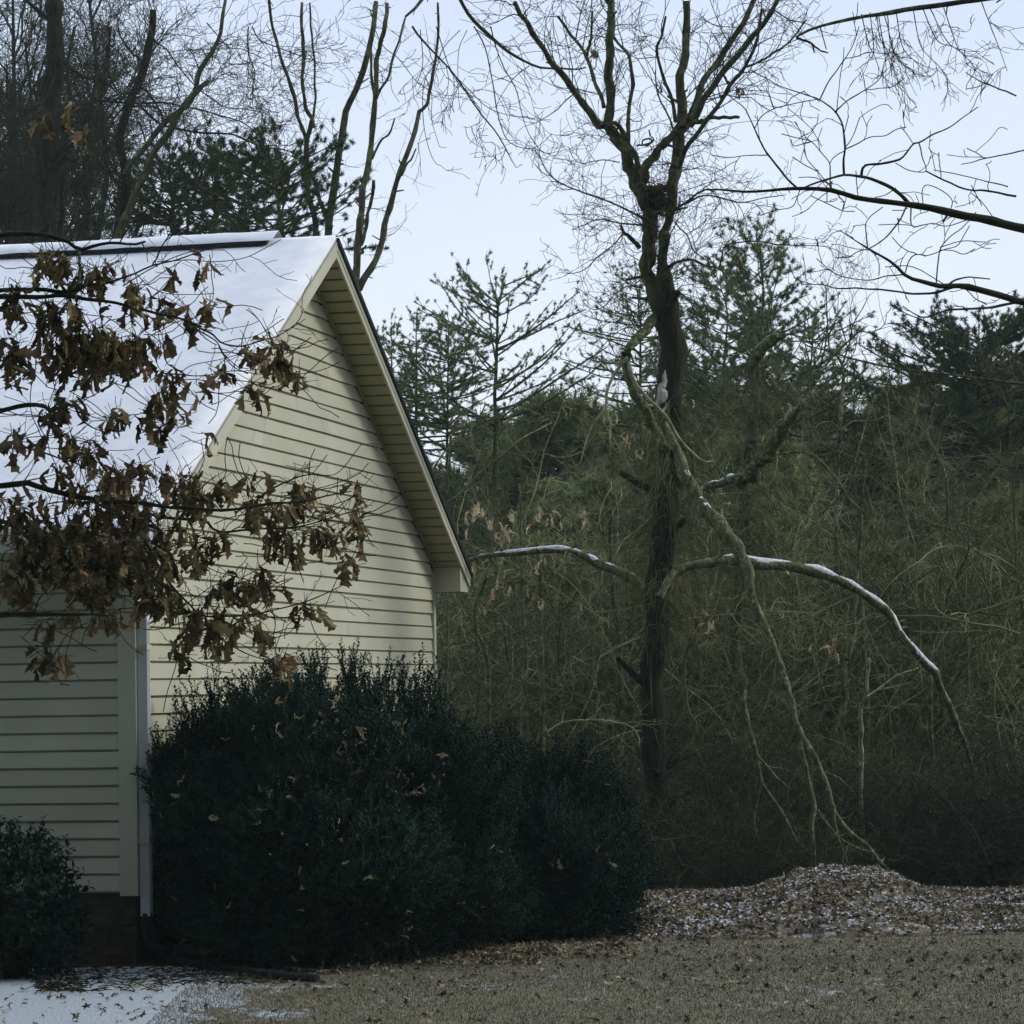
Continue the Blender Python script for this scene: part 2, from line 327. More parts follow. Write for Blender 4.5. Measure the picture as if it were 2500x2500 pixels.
house = thing('house', HP(0, 0, 0), 'cream vinyl-sided house with a steep snowy gable roof, behind the shrubs', 'house')
def courses(mb, z0, z1, span, fn, nseg, depth=.015, wav=0.0):
    """overlapping boards: each a sloped face and a lip; span(z) gives (u0,u1)"""
    z = z0; gap = .004
    while z < z1 - .01:
        za, zb = z, min(z + EX, z1)
        a0, a1 = span(za); b0, b1 = span(zb)
        if a1 - a0 < .05: break
        if b1 - b0 < .02: b0 = b1 = (a0 + a1) / 2
        t = np.linspace(0, 1, nseg); cut = nseg // 2 + int(rng.integers(-nseg // 4, nseg // 4)) if a1 - a0 > 3 else None
        wv = smooth_noise(nseg, wav, 7) if wav else np.zeros(nseg); wz = smooth_noise(nseg, wav * .35, 6) if wav else np.zeros(nseg)
        zlip = za + .022
        rows = [(za - .001, -.014, 0, 0), (za + .012, -.015, 0, 0), (za + .015, depth, 0, 0), (zb - .002, depth * .3, .0, 1), (zb - .0005, -.014, 0, 1)]
        V = []
        for (zz, oo, _, k) in rows:
            f = (zz - za) / max(zb - za, 1e-3); f = min(max(f, 0), 1)
            L0 = a0 + (b0 - a0) * f; L1 = a1 + (b1 - a1) * f
            for i in range(nseg): V.append(fn(L0 + (L1 - L0) * t[i], oo + wv[i], zz + wz[i] * 1.0))
        n = nseg; Q = [[r * n + i, r * n + i + 1, (r + 1) * n + i + 1, (r + 1) * n + i] for r in range(len(rows) - 1) for i in range(n - 1) if i != cut]
        mb.add(V, Q)
        if cut is not None:      # overlapped joint between two lengths of vinyl
            W_ = [np.asarray(V[r * n + i]) + (fn(1, .002, 0) - fn(1, 0, 0)) for r in range(len(rows)) for i in (cut, cut + 1)]
            mb.add(W_, [[2 * r, 2 * r + 1, 2 * r + 3, 2 * r + 2] for r in range(len(rows) - 1)])
        z += EX
def gspan(z):
    h = (RIDGE - .16 - z) / PIT
    return (max(.0, half - h), min(WID, half + h))
gw = MB()
def gin(z):
    a, b_ = gspan(z); return (a + (.075 if a == 0 else 0), b_ - (.05 if b_ == WID else 0))
courses(gw, ZB, RIDGE - .16, gin, HP, 26, wav=.0045)
# plain sheathing just behind the boards
sh = [HP(0, -.02, ZB), HP(WID, -.02, ZB), HP(WID, -.02, roof_under(WID)), HP(half, -.02, roof_under(half)), HP(0, -.02, roof_under(0))]
gw.add(sh, None, [[0, 1, 2], [0, 2, 3], [0, 3, 4]])
gw.build('gable_wall', M['siding'], house)
sw = MB(); SL = 13.5; WTOP = roof_under(0)
WX0 = 2.115; WX1 = 3.1                                    # window along the side wall
WZ0, WZ1 = .62, 2.02
P1 = HS(0, 0, 0)
def side_strip(s0, s1, z0, z1, mb): courses(mb, z0, z1, lambda z: (s0, s1), HS, 10, wav=.0015)
zt = ZB + EX * 12
side_strip(.115, WX0, ZB, zt, sw); side_strip(.115, SL, zt, WTOP, sw); side_strip(WX1, SL, ZB, zt, sw)
sw.add([HS(0, -.02, ZB), HS(SL, -.02, ZB), HS(SL, -.02, WTOP), HS(0, -.02, WTOP)], [[0, 1, 2, 3]])
sw.build('side_wall', M['siding'], house)
bw = MB()   # unseen back and end walls close the house
bw.box(HP(.1, -SL, .0), -NG * .1, G * (WID - .2), UP * WTOP); bw.box(HP(WID, -SL, 0), NG * (SL - .03), G * .03, UP * WTOP)
bw.build('back_wall', M['siding'], house)
cb = MB()   # corner posts
cb.box(HS(-.022, -.01, ZB - .02), SD * .135, NS * .032, UP * (WTOP - ZB)); cb.box(HP(-.0215, 0, ZB - .02), G * .105, NG * .0225, UP * (WTOP - ZB))
cb.build('corner_post', M['trim'], house)
cb = MB(); cb.box(HP(WID - .06, 0, ZB - .02), G * .085, NG * .026, UP * (WTOP - ZB - .02)); cb.build('corner_post', M['trim'], house)
# brick foundation, every brick modelled
def brick_mat():
    return noise_mat('brick', (.035, .026, .020), (.075, .055, .042), 14, rough=.9, bump=.6, isl=.3)
fm = MB(); fm.box(HS(.0, -.06, -.1), SD * SL, NS * .045, UP * (ZB + .09)); fm.box(HP(.03, -.06, -.1), G * WID, NG * .045, UP * (ZB + .09))
fo = fm.build('foundation', noise_mat('mortar', (.06, .058, .045), (.10, .095, .075), 20, rough=.95), house)
bk = MB(); ch = .071
for r in range(7):
    z = ZB - .012 - ch * (r + 1)
    for i in range(46):
        s = i * .213 - (.1065 if r % 2 else 0); s0 = max(s, -.002); s1 = s + .203
        if s1 < .02: continue
        bk.box(HS(s0, -.03, z), SD * (s1 - s0), NS * (.024 + rng.uniform(-.002, .002)), UP * (ch - .011))
        if i < 42 and s1 < WID: bk.box(HP(s0, -.03, z), G * (s1 - s0), NG * (.024 + rng.uniform(-.002, .002)), UP * (ch - .011))
bk.build('bricks', brick_mat(), fo)
# roof: deck, shingles, snow, fascia, soffit
def roof_slab(side, name, mat, off0, off1, over, eave, parent, ridge_in=0.0, nx=2, ny=2, rough=0.0):
    """side -1 near slope, +1 far slope; off: height above roof line; over: beyond gable; eave: beyond wall"""
    sg = side; mb = MB(); xs = np.linspace(0, 1, nx); ys = np.linspace(0, 1, ny)
    def pt(fx, fy, off, e=0, nz=0):
        u = half + sg * (ridge_in + (half + eave - ridge_in) * fy); out = over - (over + SL + .35) * fx + e
        return HP(u, out, RIDGE - PIT * abs(u - half) + off + nz)
    NZ = rng.normal(0, rough, (nx, ny)) if rough else np.zeros((nx, ny)); E = rng.normal(0, rough * 5, (nx, ny)) if rough else np.zeros((nx, ny))
    V = [pt(xs[i], ys[j], off1, E[i, j] if i == 0 else 0, NZ[i, j] * (0 if j in (0,) else 1)) for i in range(nx) for j in range(ny)] + [pt(xs[i], ys[j], off0) for i in range(nx) for j in range(ny)]
    a = np.arange(nx * ny).reshape(nx, ny); b_ = a + nx * ny; Q = []
    for i in range(nx - 1):
        for j in range(ny - 1): Q += [[a[i, j], a[i + 1, j], a[i + 1, j + 1], a[i, j + 1]], [b_[i, j], b_[i, j + 1], b_[i + 1, j + 1], b_[i + 1, j]]]
    for j in range(ny - 1): Q += [[a[0, j], a[0, j + 1], b_[0, j + 1], b_[0, j]], [a[-1, j], b_[-1, j], b_[-1, j + 1], a[-1, j + 1]]]
    for i in range(nx - 1): Q += [[a[i, -1], a[i + 1, -1], b_[i + 1, -1], b_[i, -1]], [a[i, 0], b_[i, 0], b_[i + 1, 0], a[i + 1, 0]]]
    mb.add(V, Q); return mb.build(name, mat, parent, smooth=bool(rough))
roof = roof_slab(-1, 'roof', M['shingle'], -.012, .0, OH + .012, EV + .03, house)
roof2 = roof_slab(1, 'roof', M['shingle'], -.035, .02, OH + .045, EV + .04, house)
sn_ = roof_slab(-1, 'snow', M['snow'], .002, .045, OH + .022, EV + .02, roof, nx=60, ny=90, rough=.0011)
roof_slab(1, 'snow', M['snow'], .022, .05, OH - .10, EV - .05, roof2, ridge_in=.1)
def rake(side):
    """fascia board and soffit along one slope of the gable end"""
    sg = side; u_e = half + sg * (half + EV)
    def rl(u): return RIDGE - PIT * abs(u - half)
    mb = MB(); FH = .150
    for (o0, th, top, bot) in ((OH, .02, -.014 if sg < 0 else -.035, -FH), (OH + .0205, .006, -.015 if sg < 0 else -.036, -.085)):
        Vv = []
        for u in (half + sg * .0, u_e):
            for (oo, zz) in ((o0, top), (o0 + th, top), (o0 + th, bot), (o0, bot)): Vv.append(HP(u, oo, rl(u) + zz))
        mb.add(Vv, [[0, 1, 5, 4], [1, 2, 6, 5], [2, 3, 7, 6], [3, 0, 4, 7], [0, 3, 2, 1], [4, 5, 6, 7]])
    mb.build('rake_board', M['trim'], house)
    mb = MB(); n = 34; x0 = 0.0; xe = half + EV - .0
    for k in range(n):   # soffit panels with a groove between
        f0 = xe * k / n + .030; f1 = xe * (k + 1) / n
        us = [half + sg * f0, half + sg * f1]
        def zz(u, k_=0): return rl(u) - .137 + k_
        q = [HP(us[0], -.0, zz(us[0])), HP(us[1], -.0, zz(us[1])), HP(us[1], OH, zz(us[1])), HP(us[0], OH, zz(us[0]))]
        t_ = [p + UP * .012 for p in q]; mb.add(q + t_, [[0, 1, 2, 3], [4, 7, 6, 5], [0, 4, 5, 1], [2, 6, 7, 3], [0, 3, 7, 4], [1, 5, 6, 2]])
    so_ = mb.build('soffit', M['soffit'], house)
    mb = MB()
    q = [HP(half, -.0, rl(half) - .118), HP(u_e, 0, rl(u_e) - .118), HP(u_e, OH, rl(u_e) - .118), HP(half, OH, rl(half) - .118)]
    mb.add(q, [[0, 1, 2, 3]]); mb.build('soffit_backing', M['groove'], so_)
    mb = MB()   # small channel where wall meets soffit
    Vv = []
    for u in (half + sg * .02, half + sg * half):
        for (oo, z_) in ((.012, -.139), (.036, -.139), (.036, -.165), (.012, -.165)): Vv.append(HP(u, oo, rl(u) + z_))
    mb.add(Vv, [[0, 1, 5, 4], [1, 2, 6, 5], [2, 3, 7, 6], [3, 0, 4, 7], [0, 3, 2, 1], [4, 5, 6, 7]]); mb.build('channel', M['soffit'], so_)
rake(-1); rake(1)
def eave_box(sg):
    """boxed return at the foot of the rake and the eave soffit / fascia"""
    ze = RIDGE - PIT * (half + EV); mb = MB(); zt_ = ze - .045; zb_ = ze - .205
    u0 = 0 if sg < 0 else WID; du = sg * EV
    zi = RIDGE - PIT * half - .15
    q0 = [HP(u0, .0, zb_), HP(u0 + du, 0, zb_), HP(u0 + du, 0, zt_), HP(u0, 0, zi)]
    q1 = [p + NG * (OH - .002) for p in q0]
    mb.add(q0 + q1, [[0, 3, 2, 1], [4, 5, 6, 7], [0, 1, 5, 4], [1, 2, 6, 5], [2, 3, 7, 6], [3, 0, 4, 7]])
    mb.build('eave_return', M['trim'], house)
    mb = MB(); mb.box(HP(u0, -.003, zb_ + .01), G * du, -NG * (SL + .2), UP * .012); mb.box(HP(u0 + du, -.003, zb_ - .0), G * sg * -.02, -NG * (SL + .2), UP * .15)
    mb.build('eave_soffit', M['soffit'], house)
eave_box(-1); eave_box(1)
# gutter on the near eave: open K profile
ze = RIDGE - PIT * (half + EV); prof = [(0, .0), (0, -.115), (.07, -.115), (.085, -.07), (.12, -.035), (.12, .0), (.112, .0), (.112, -.03), (.078, -.065), (.066, -.107), (.006, -.107), (.006, 0)]
def gutter(u_e, sg):
    mb = MB(); V = []
    for o_ in (OH + .0, -SL - .3):
        for (a, z) in prof: V.append(HP(u_e + sg * a, o_, ze - .02 + z))
    n = len(prof); Q = [[i, (i + 1) % n, n + (i + 1) % n, n + i] for i in range(n)]
    mb.add(V, Q); mb.add([HP(u_e + sg * a, OH + .001, ze - .02 + z) for a, z in prof[:6]], [[0, 1, 2, 3]], [[0, 3, 4], [0, 4, 5]])
    return mb.build('gutter', M['gutter'], house)
gutter(-EV, -1); gutter(WID + EV, 1)
# downspout on the gable face beside the corner
dsp = MB(); ux = .05; dw = .085
pth = [(-EV - .06, OH - .07, ze - .13), (-EV - .06, OH - .07, ze - .2), (-.05, .16, ze - .45), (ux, .062, ze - .60), (ux, .062, .34)]
pp = np.array([HP(*q) for q in pth]); V = []
for p in pp:
    for a, b_ in ((-1, -1), (1, -1), (1, 1), (-1, 1)): V.append(p + G * a * .034 + NG * b_ * .036)
Q = [[4 * k + i, 4 * k + (i + 1) % 4, 4 * k + 4 + (i + 1) % 4, 4 * k + 4 + i] for k in range(4) for i in range(4)]
dsp.add(V, Q)
for s_ in (-.02, .0, .02): dsp.box(HP(ux + s_ - .004, .098, .36), G * .008, NG * .004, UP * 2.1)
ds = dsp.build('downspout', M['gutter'], house)
for z_ in (.86, 2.25):
    mb = MB(); mb.box(HP(ux - .052, .022, z_), G * .104, NG * .083, UP * .036); mb.build('strap', M['trim'], ds)
mb = MB()   # black elbow
el = [(ux, .062, .36), (ux, .062, .20), (ux + .0, .11, .12), (ux, .22, .07)]
P = np.array([HP(*q) for q in el]); tubes(mb, resample(P, 9)[None], np.full((1, 9), .040), 10, cap=True); mb.build('drain_elbow', M['black'], ds, smooth=True)
# ridge vent with snow on it
for (f0, f1) in ((.56, 4.02), (4.05, 9.5), (9.53, 13.6)):
    mb = MB()
    for sg in (-1, 1):
        V = []
        for f in (f0, f1):
            for (a, z) in ((0, .095), (.17, .095 - .17 * PIT), (.17, .060 - .17 * PIT), (0, .06)): V.append(HP(half + sg * a, OH - f, RIDGE + z))
        mb.add(V, [[0, 1, 5, 4], [1, 2, 6, 5], [2, 3, 7, 6], [0, 3, 2, 1], [4, 5, 6, 7]])
    rv_ = mb.build('ridge_vent', M['shingle'], roof)
mb = MB(); V = []; fs = np.linspace(.50, 13.7, 80)
pr = [(-.166, .098 - .166 * PIT), (-.15, .120 - .15 * PIT), (-.05, .118 - .03), (0, .112), (.05, .118 - .03), (.15, .120 - .15 * PIT), (.166, .098 - .166 * PIT)]
for f in fs:
    for (a, z) in pr: V.append(HP(half + a, OH - f, RIDGE + z + rng.normal(0, .003)))
n = len(pr); Q = [[k * n + i, k * n + i + 1, (k + 1) * n + i + 1, (k + 1) * n + i] for k in range(len(fs) - 1) for i in range(n - 1)]
mb.add(V, Q); mb.build('ridge_snow', M['snow'], roof, smooth=True)
# window on the side wall (its edge shows at the left of the photo)
mb = MB(); fwd_ = .035
for (s0, s1, z0, z1) in ((WX0, WX0 + .07, WZ0, WZ1), (WX1 - .07, WX1, WZ0, WZ1), (WX0 + .07, WX1 - .07, WZ1 - .07, WZ1), (WX0 + .07, WX1 - .07, WZ0, WZ0 + .07), (WX0 + .07, WX1 - .07, 1.29, 1.34)):
    mb.box(HS(s0, -.015, z0), SD * (s1 - s0), NS * (fwd_ + .018), UP * (z1 - z0))
wf = mb.build('window', M['trim'], house)
mb = MB(); mb.box(HS(WX0 + .06, -.012, WZ0 + .05), SD * (WX1 - WX0 - .12), NS * .012, UP * (WZ1 - WZ0 - .1)); mb.build('pane', M['glass'], wf)
mb = MB(); mb.box(HS(WX0 - .03, -.01, WZ0 - .04), SD * (WX1 - WX0 + .06), NS * .07, UP * .038); mb.build('sill', M['trim'], wf)
# corrugated drain pipe on the ground
pts = np.array([HP(ux, .24, .05)] + [GP(x, y + 8, .022) for x, y in ((440, 2340), (520, 2352), (600, 2364), (690, 2376), (775, 2382))])
K = 260; P = resample(pts, K); R = np.where((np.arange(K) // 2) % 2 == 0, .034, .028)
mb = MB(); tubes(mb, P[None], R[None], 12, cap=True)
tag(mb.build('drain_pipe', M['black']), 'black corrugated drain pipe lying on the ground beneath the big shrub', 'drain pipe')

# ================================================================== trees
def jit_add(a, v): return a
def skin(name, limbs, mat, parent, s=8, cap=True):
    mb = MB()
    for (P, R) in limbs:
        if s >= 8:   # knobbly bark
            tubes(mb, P[None], R[None], s, cap=cap)
        else: tubes(mb, P[None], R[None], s, cap=cap)
        if R.mean() > .014 and name != 'squirrel':      # knots and snapped twig ends
            m_ = int(np.clip(np.linalg.norm(np.diff(P, axis=0), axis=1).sum() * 2.2, 1, 14)); k_, rk = spawn(P[None], R[None] * .55, m_, R.mean() * 2, R.mean() * 4.5, 1.1, R.mean() * .4, 3, wig=.1, shrink=0, taper=.7); tubes(mb, k_, rk, 5, True)
    return mb.build(name, mat, parent, smooth=True)
def stack(limbs): return np.stack([l[0] for l in limbs]), np.stack([l[1] for l in limbs])
def twigset(mb, P, R, dens, l0, l1, ang=.9, rr=.007, droop=0, wig=.22, up=0, lev2=(3, .3, .5), lev3=None, tmin=.1, rs=None, s=3):
    """side twigs (dens per metre), their own twigs, and so on"""
    n = np.maximum((plen(P) * dens * rng.uniform(.7, 1.3, len(P))).astype(int), 0)
    a, ra = spawn(P, R, n, l0, l1, ang, rr, 6, tmin=tmin, droop=droop, wig=wig, up=up, rs=rs); tubes(mb, a, ra, s)
    out = [(a, ra)]
    for lv in (lev2, lev3):
        if lv is None or len(a) == 0: break
        a, ra = spawn(a, ra, lv[0], l0 * lv[1], l1 * lv[2], ang * .9, rr * .6, 5, tmin=.2, droop=droop, wig=wig * 1.1, up=up, rs=rs); tubes(mb, a, ra, 3)
        out.append((a, ra))
    return out
def base_of(P, R=None): return (P[0][0], P[0][1], 0)
def down(P, R, extra=0):
    """continue a trunk straight down to the ground as a separate flared stem"""
    p = P[0]; n = len(P); z = np.linspace(-.1, p[2], n); x = np.interp(z, [0, p[2]], [p[0] + extra, p[0]])
    Q = np.stack([x + smooth_noise(n, .02) * np.sin(np.linspace(0, math.pi, n)), np.full(n, p[1]), z], 1); r = R[0] * (1.25 - .25 * np.linspace(0, 1, n)); r[0] *= 1.3
    return Q, r

# ---------------- many-stemmed tree behind the ridge
DA = 41
t1 = thing('bare_tree', (WC('A', 1660, 1150, DA)[0], DA, 0), 'pruned bare tree with three thin stems rising behind the roof ridge, left of the peak', 'tree')
a = trace('A', '1690,1160 1700,1050 1735,880 1765,700 1785,560 1800,430 1850,330 1900,180 1935,60 1960,-60 1975,-200', DA, DA, 46, 28)
b = trace('A', '1628,1160 1605,1030 1582,880 1578,760 1575,620 1592,530 1602,480', DA + .6, DA, 34, 28)
c = trace('A', '1575,620 1552,560 1510,420 1465,240 1430,150 1395,30 1365,-90 1350,-220', DA, DA, 26, 16)
d = trace('A', '1602,480 1562,420 1550,330 1550,150 1545,10 1540,-200', DA, DA, 24, 18)
e = trace('A', '1602,480 1615,400 1620,330 1615,130 1600,10 1590,-200', DA, DA, 15, 11)
f = trace('A', '1695,1060 1665,1010 1640,920 1605,830 1580,760', DA, DA, 26, 20)
st = trace('A', '1785,600 1778,540 1780,510', DA, DA, 20, 17)
skin('trunk', [down(*b), b], M['bark'], t1); skin('trunk', [down(*a), a, st], M['bark'], t1)
skin('limb', [c], M['bark'], t1); skin('limb', [d], M['bark'], t1); skin('limb', [e], M['bark'], t1); skin('limb', [f], M['bark'], t1)
mb = MB(); P, R = stack([a, b, c, d, e]); twigset(mb, P, R, 4.5, .25, .9, 1.1, .006, wig=.28, up=.1, lev2=(2, .3, .4)); mb.build('twigs', M['twig'], t1)
DB = 37
t2 = thing('bare_tree', (WC('B', 60, 1400, DB)[0], DB, 0), 'bare tree with cut stubs and two thick stems leaning out behind the right roof edge', 'tree')
c1 = trace('B', '45,1450 50,1330 68,1200 75,1050 90,900 120,750 142,620 150,480 158,370', DB, DB, 46, 32)
c2 = trace('B', '158,370 142,250 136,150 140,0 150,-180', DB, DB, 18, 12)
c3 = trace('B', '158,370 165,270 165,170 190,60 215,-60 230,-200', DB, DB, 32, 24)
c4 = trace('B', '170,350 190,310 235,240 265,120 300,10 335,-120', DB, DB, 16, 12)
s1 = trace('B', '75,1230 95,1160 115,1060 135,960 155,850', DB, DB - .3, 22, 20)
s2 = trace('B', '142,720 165,670 190,620 240,570 262,520 275,480', DB, DB - .4, 16, 9)
s3 = trace('B', '62,1290 85,1260 105,1230', DB, DB - .2, 18, 13)
d1 = trace('B', '60,1500 85,1440 150,1340 190,1230 225,1080 260,930 310,780 350,680 390,560 415,440', DB, DB + .4, 44, 26)
d2 = trace('B', '412,442 460,400 485,300 510,180 525,60 532,-60 530,-200', DB + .4, DB + .4, 22, 13)
s4 = trace('B', '312,820 350,750 378,710 400,660', DB, DB, 14, 9)
d0 = trace('B', '45,1450 50,1520 60,1500', DB, DB, 46, 46, wob=0)
skin('trunk', [down(*c1), c1], M['bark'], t2); skin('limb', [d1], M['bark'], t2); skin('limb', [d2], M['bark'], t2); skin('limb', [c2], M['bark'], t2); skin('limb', [c3], M['bark'], t2); skin('limb', [c4], M['bark'], t2)
for s_ in (s1, s2, s3, s4): skin('cut_stub', [s_], M['bark'], t2)
mb = MB(); P, R = stack([c1, c2, c3, c4, d1, d2]); twigset(mb, P, R, 5.5, .25, .9, 1.1, .005, wig=.28, lev2=(2, .3, .4)); mb.build('twigs', M['twig'], t2)

# ---------------- big double tree right of centre
DM = 30.0
tm = thing('bare_tree', (W(1608, 2150, DM)[0], DM, 0), 'tall bare maple with a forked, vine-hung trunk standing before the woods, right of centre', 'tree')
def tr(c, p, a, b_, d0=DM, d1=DM, **k): return trace(c, p, d0, d1, a, b_, **k)
low = tr('S', '1612,2230 1610,2110 1603,1900 1598,1700 1606,1500 1618,1300 1636,1150 1642,1000 1640,860 1632,760 1622,690 1612,640', 66, 88, K=46, wob=.05, wm=[80, 66, 62, 60, 58, 60, 60, 64, 66, 64, 48, 24])
Ls = tr('B', '1880,1730 1850,1640 1800,1530 1778,1400 1768,1300 1765,1150 1770,1020 1740,930 1700,870', 110, 85, K=30, wm=[95, 85, 85, 85, 88, 88, 92, 95, 90])
Rs = tr('B', '1900,1760 1880,1640 1862,1500 1855,1300 1862,1150', 75, 55, K=20)
L1 = tr('B', '1720,900 1690,850 1650,760 1610,650 1560,560 1530,500', 85, 62, K=24)
L2 = tr('B', '1535,505 1480,510 1400,430 1340,330 1280,230 1200,150 1150,70 1100,0 1050,-80 980,-200', 48, 26, d1=DM - 1, K=28)
L3 = tr('B', '1535,520 1538,450 1535,300 1537,150 1542,10 1548,-200', 60, 44)
L4 = tr('B', '1745,870 1715,760 1660,640 1600,540 1568,500', 38, 24)
L5 = tr('B', '1655,630 1650,480 1665,350 1680,280 1670,190 1655,110 1610,60 1560,-10 1530,-150', 26, 15, d1=DM + .8)
L6 = tr('B', '1510,410 1490,350 1455,280 1430,190 1405,105 1350,30 1310,-20 1240,-120', 28, 16, d1=DM + .6)
L7 = tr('B', '1405,110 1418,60 1435,-10 1440,-150', 18, 12)
X1 = tr('B', '1738,860 1752,780 1790,710 1840,650 1895,600 1935,560', 56, 46, d1=DM - .3)
plat = tr('B', '1735,930 1790,895 1850,885 1920,880', 34, 26, d1=DM - .1)
R1 = tr('C', '45,1300 55,1130 85,1060 108,930 118,780 128,650 140,560 160,500', 60, 72, K=28, wm=[55, 50, 48, 60, 72, 74, 72, 80])
R2 = tr('C', '162,520 155,400 150,300 163,130 178,10 190,-200', 58, 40, d1=DM + .3)
R3 = tr('C', '185,500 220,400 270,270 330,180 400,90 460,10 520,-90 570,-220', 44, 30, d1=DM + .8)
R4 = tr('C', '190,520 240,440 290,350 380,230 460,130 550,20 640,-90 720,-220', 44, 30, d1=DM - .5)
R5 = tr('C', '135,760 200,620 280,520 340,430 400,340 440,270 500,210 540,140 580,60 605,-40 620,-160', 28, 16, d1=DM - 1.2)
R6 = tr('C', '528,178 580,155 630,130 740,60 800,5 880,-100', 15, 9, DM - 1.1, DM - 2)
R7 = tr('C', '200,505 280,490 330,470 400,468 488,468', 30, 17, d1=DM - .6)
R8 = tr('C', '115,490 100,370 60,280 20,150 8,60 40,-5 60,-120', 22, 13, d1=DM - .8)
R9 = tr('C', '110,550 60,430 10,320 0,200', 12, 7)
R10 = tr('C', '440,280 415,255 400,225 390,180', 20, 8, DM - .9, DM - 1)
A1 = tr('B', '1820,1120 1700,1050 1600,1000 1480,950 1380,915 1290,880 1200,830 1150,760 1125,680', 15, 5, d1=DM - 1.5)
A2 = tr('B', '1830,1145 1730,1112 1600,1098 1480,1075 1400,1105 1320,1140', 13, 5, d1=DM - 1.2)
A3 = tr('B', '1712,1240 1680,1200 1640,1165 1610,1130 1605,1120', 28, 16, d1=DM - .4)
A4 = tr('B', '1620,1160 1560,1230 1480,1290 1400,1370 1330,1392 1260,1390', 10, 4, DM - .4, DM - .9)
A5 = tr('B', '1600,740 1520,725 1440,735 1380,745 1330,720 1300,650', 8, 4, d1=DM - 1)
A6 = tr('C', '120,1000 200,950 290,890 340,900', 16, 10, DM, DM - 1)
A7 = tr('C', '140,985 280,925 400,945 510,965 640,935 760,920', 12, 5, DM, DM - 1.5)
A8 = tr('C', '70,1345 130,1310 210,1300 290,1330 370,1350 450,1385', 22, 9, d1=DM - 1.5)
A9 = tr('C', '365,1355 390,1280 402,1220 470,1200 600,1190 720,1210 850,1215 1000,1222 1100,1270 1160,1280', 11, 3, DM - 1, DM - 2.5)
A10 = tr('C', '115,1085 180,1150 220,1240 300,1300 380,1360 430,1420', 10, 5, d1=DM - 1)
A11 = tr('C', '85,1470 160,1500 220,1560 290,1650 330,1740 350,1800', 12, 5, d1=DM - 1.2)
A12 = tr('B', '1740,1480 1650,1470 1580,1510 1520,1580 1450,1610 1380,1560', 9, 4, d1=DM - 1)
A13 = tr('B', '1790,1740 1700,1710 1620,1720 1540,1780 1480,1850 1400,1940', 8, 4, d1=DM - 1)
crack = tr('B', '1700,640 1740,636 1775,630 1792,612 1770,600 1738,612 1735,632 1765,640 1800,610 1780,580 1770,550', 13, 9, DM - .2, DM - .5, K=36)
# lower broken limb, hooked over
K1 = tr('B', '1815,1660 1780,1700 1720,1755 1690,1790 1655,1850', 62, 46, d1=DM - .8)
K2 = tr('E', '1650,40 1645,120 1675,220 1715,330 1780,430 1830,520 1870,600', 58, 62, DM - .8, DM - .6)
trk = skin('trunk', [low], M['bark_dark'], tm, 14); skin('trunk', [Ls], M['bark'], tm, 12); skin('trunk', [Rs, R1], M['bark'], tm, 12)
for l in (L1, L2, L3, L4, L5, L6, L7, X1, R2, R3, R4, R5, R6, R8, R9, A8, A1, A2): skin('limb', [l], M['bark'], tm, 8)
for l in (R7, A3): skin('broken_stub', [l], M['bark'], tm, 8)
skin('hooked_limb', [K1, K2], M['bark_moss'], tm, 10)
mb = MB(); tubes(mb, plat[0][None], plat[1][None], 8, True)
for l in (A4, A5, A6, A7, A9, A10, A11, A12, A13, crack, R10): tubes(mb, l[0][None], l[1][None], 5, True)
main = [L2, L3, L5, L6, L7, R2, R3, R4, R5, R8, R9]
P, R = stack(main) if len({len(m[0]) for m in main}) == 1 else (None, None)
def restack(limbs, K=22):
    Pq, Rq = [], []
    for P_, R_ in limbs:
        q = resample(np.column_stack([P_, R_]), K); Pq.append(q[:, :3]); Rq.append(q[:, 3])
    return np.array(Pq), np.array(Rq)
P, R = restack(main); twigset(mb, P, R, 7, .4, 1.4, .9, .007, wig=.22, up=.15, lev2=(4, .3, .45), lev3=(1, .2, .3), rs=.0026)
P, R = restack([Ls, Rs, R1, L1]); twigset(mb, P, R, 17, .3, 1.2, 1.25, .006, wig=.3, lev2=(4, .3, .45), lev3=(1, .3, .3), rs=.0024)
P, R = restack([A1, A2, A3, A4, A5, A6, A7, A8, A9, A10, A11, A12, A13, R6, R5]); twigset(mb, P, R, 9, .25, .9, .85, .005, wig=.25, lev2=(4, .3, .5), lev3=(1, .3, .3), rs=.0022)
mb.build('twigs', M['twig'], tm)
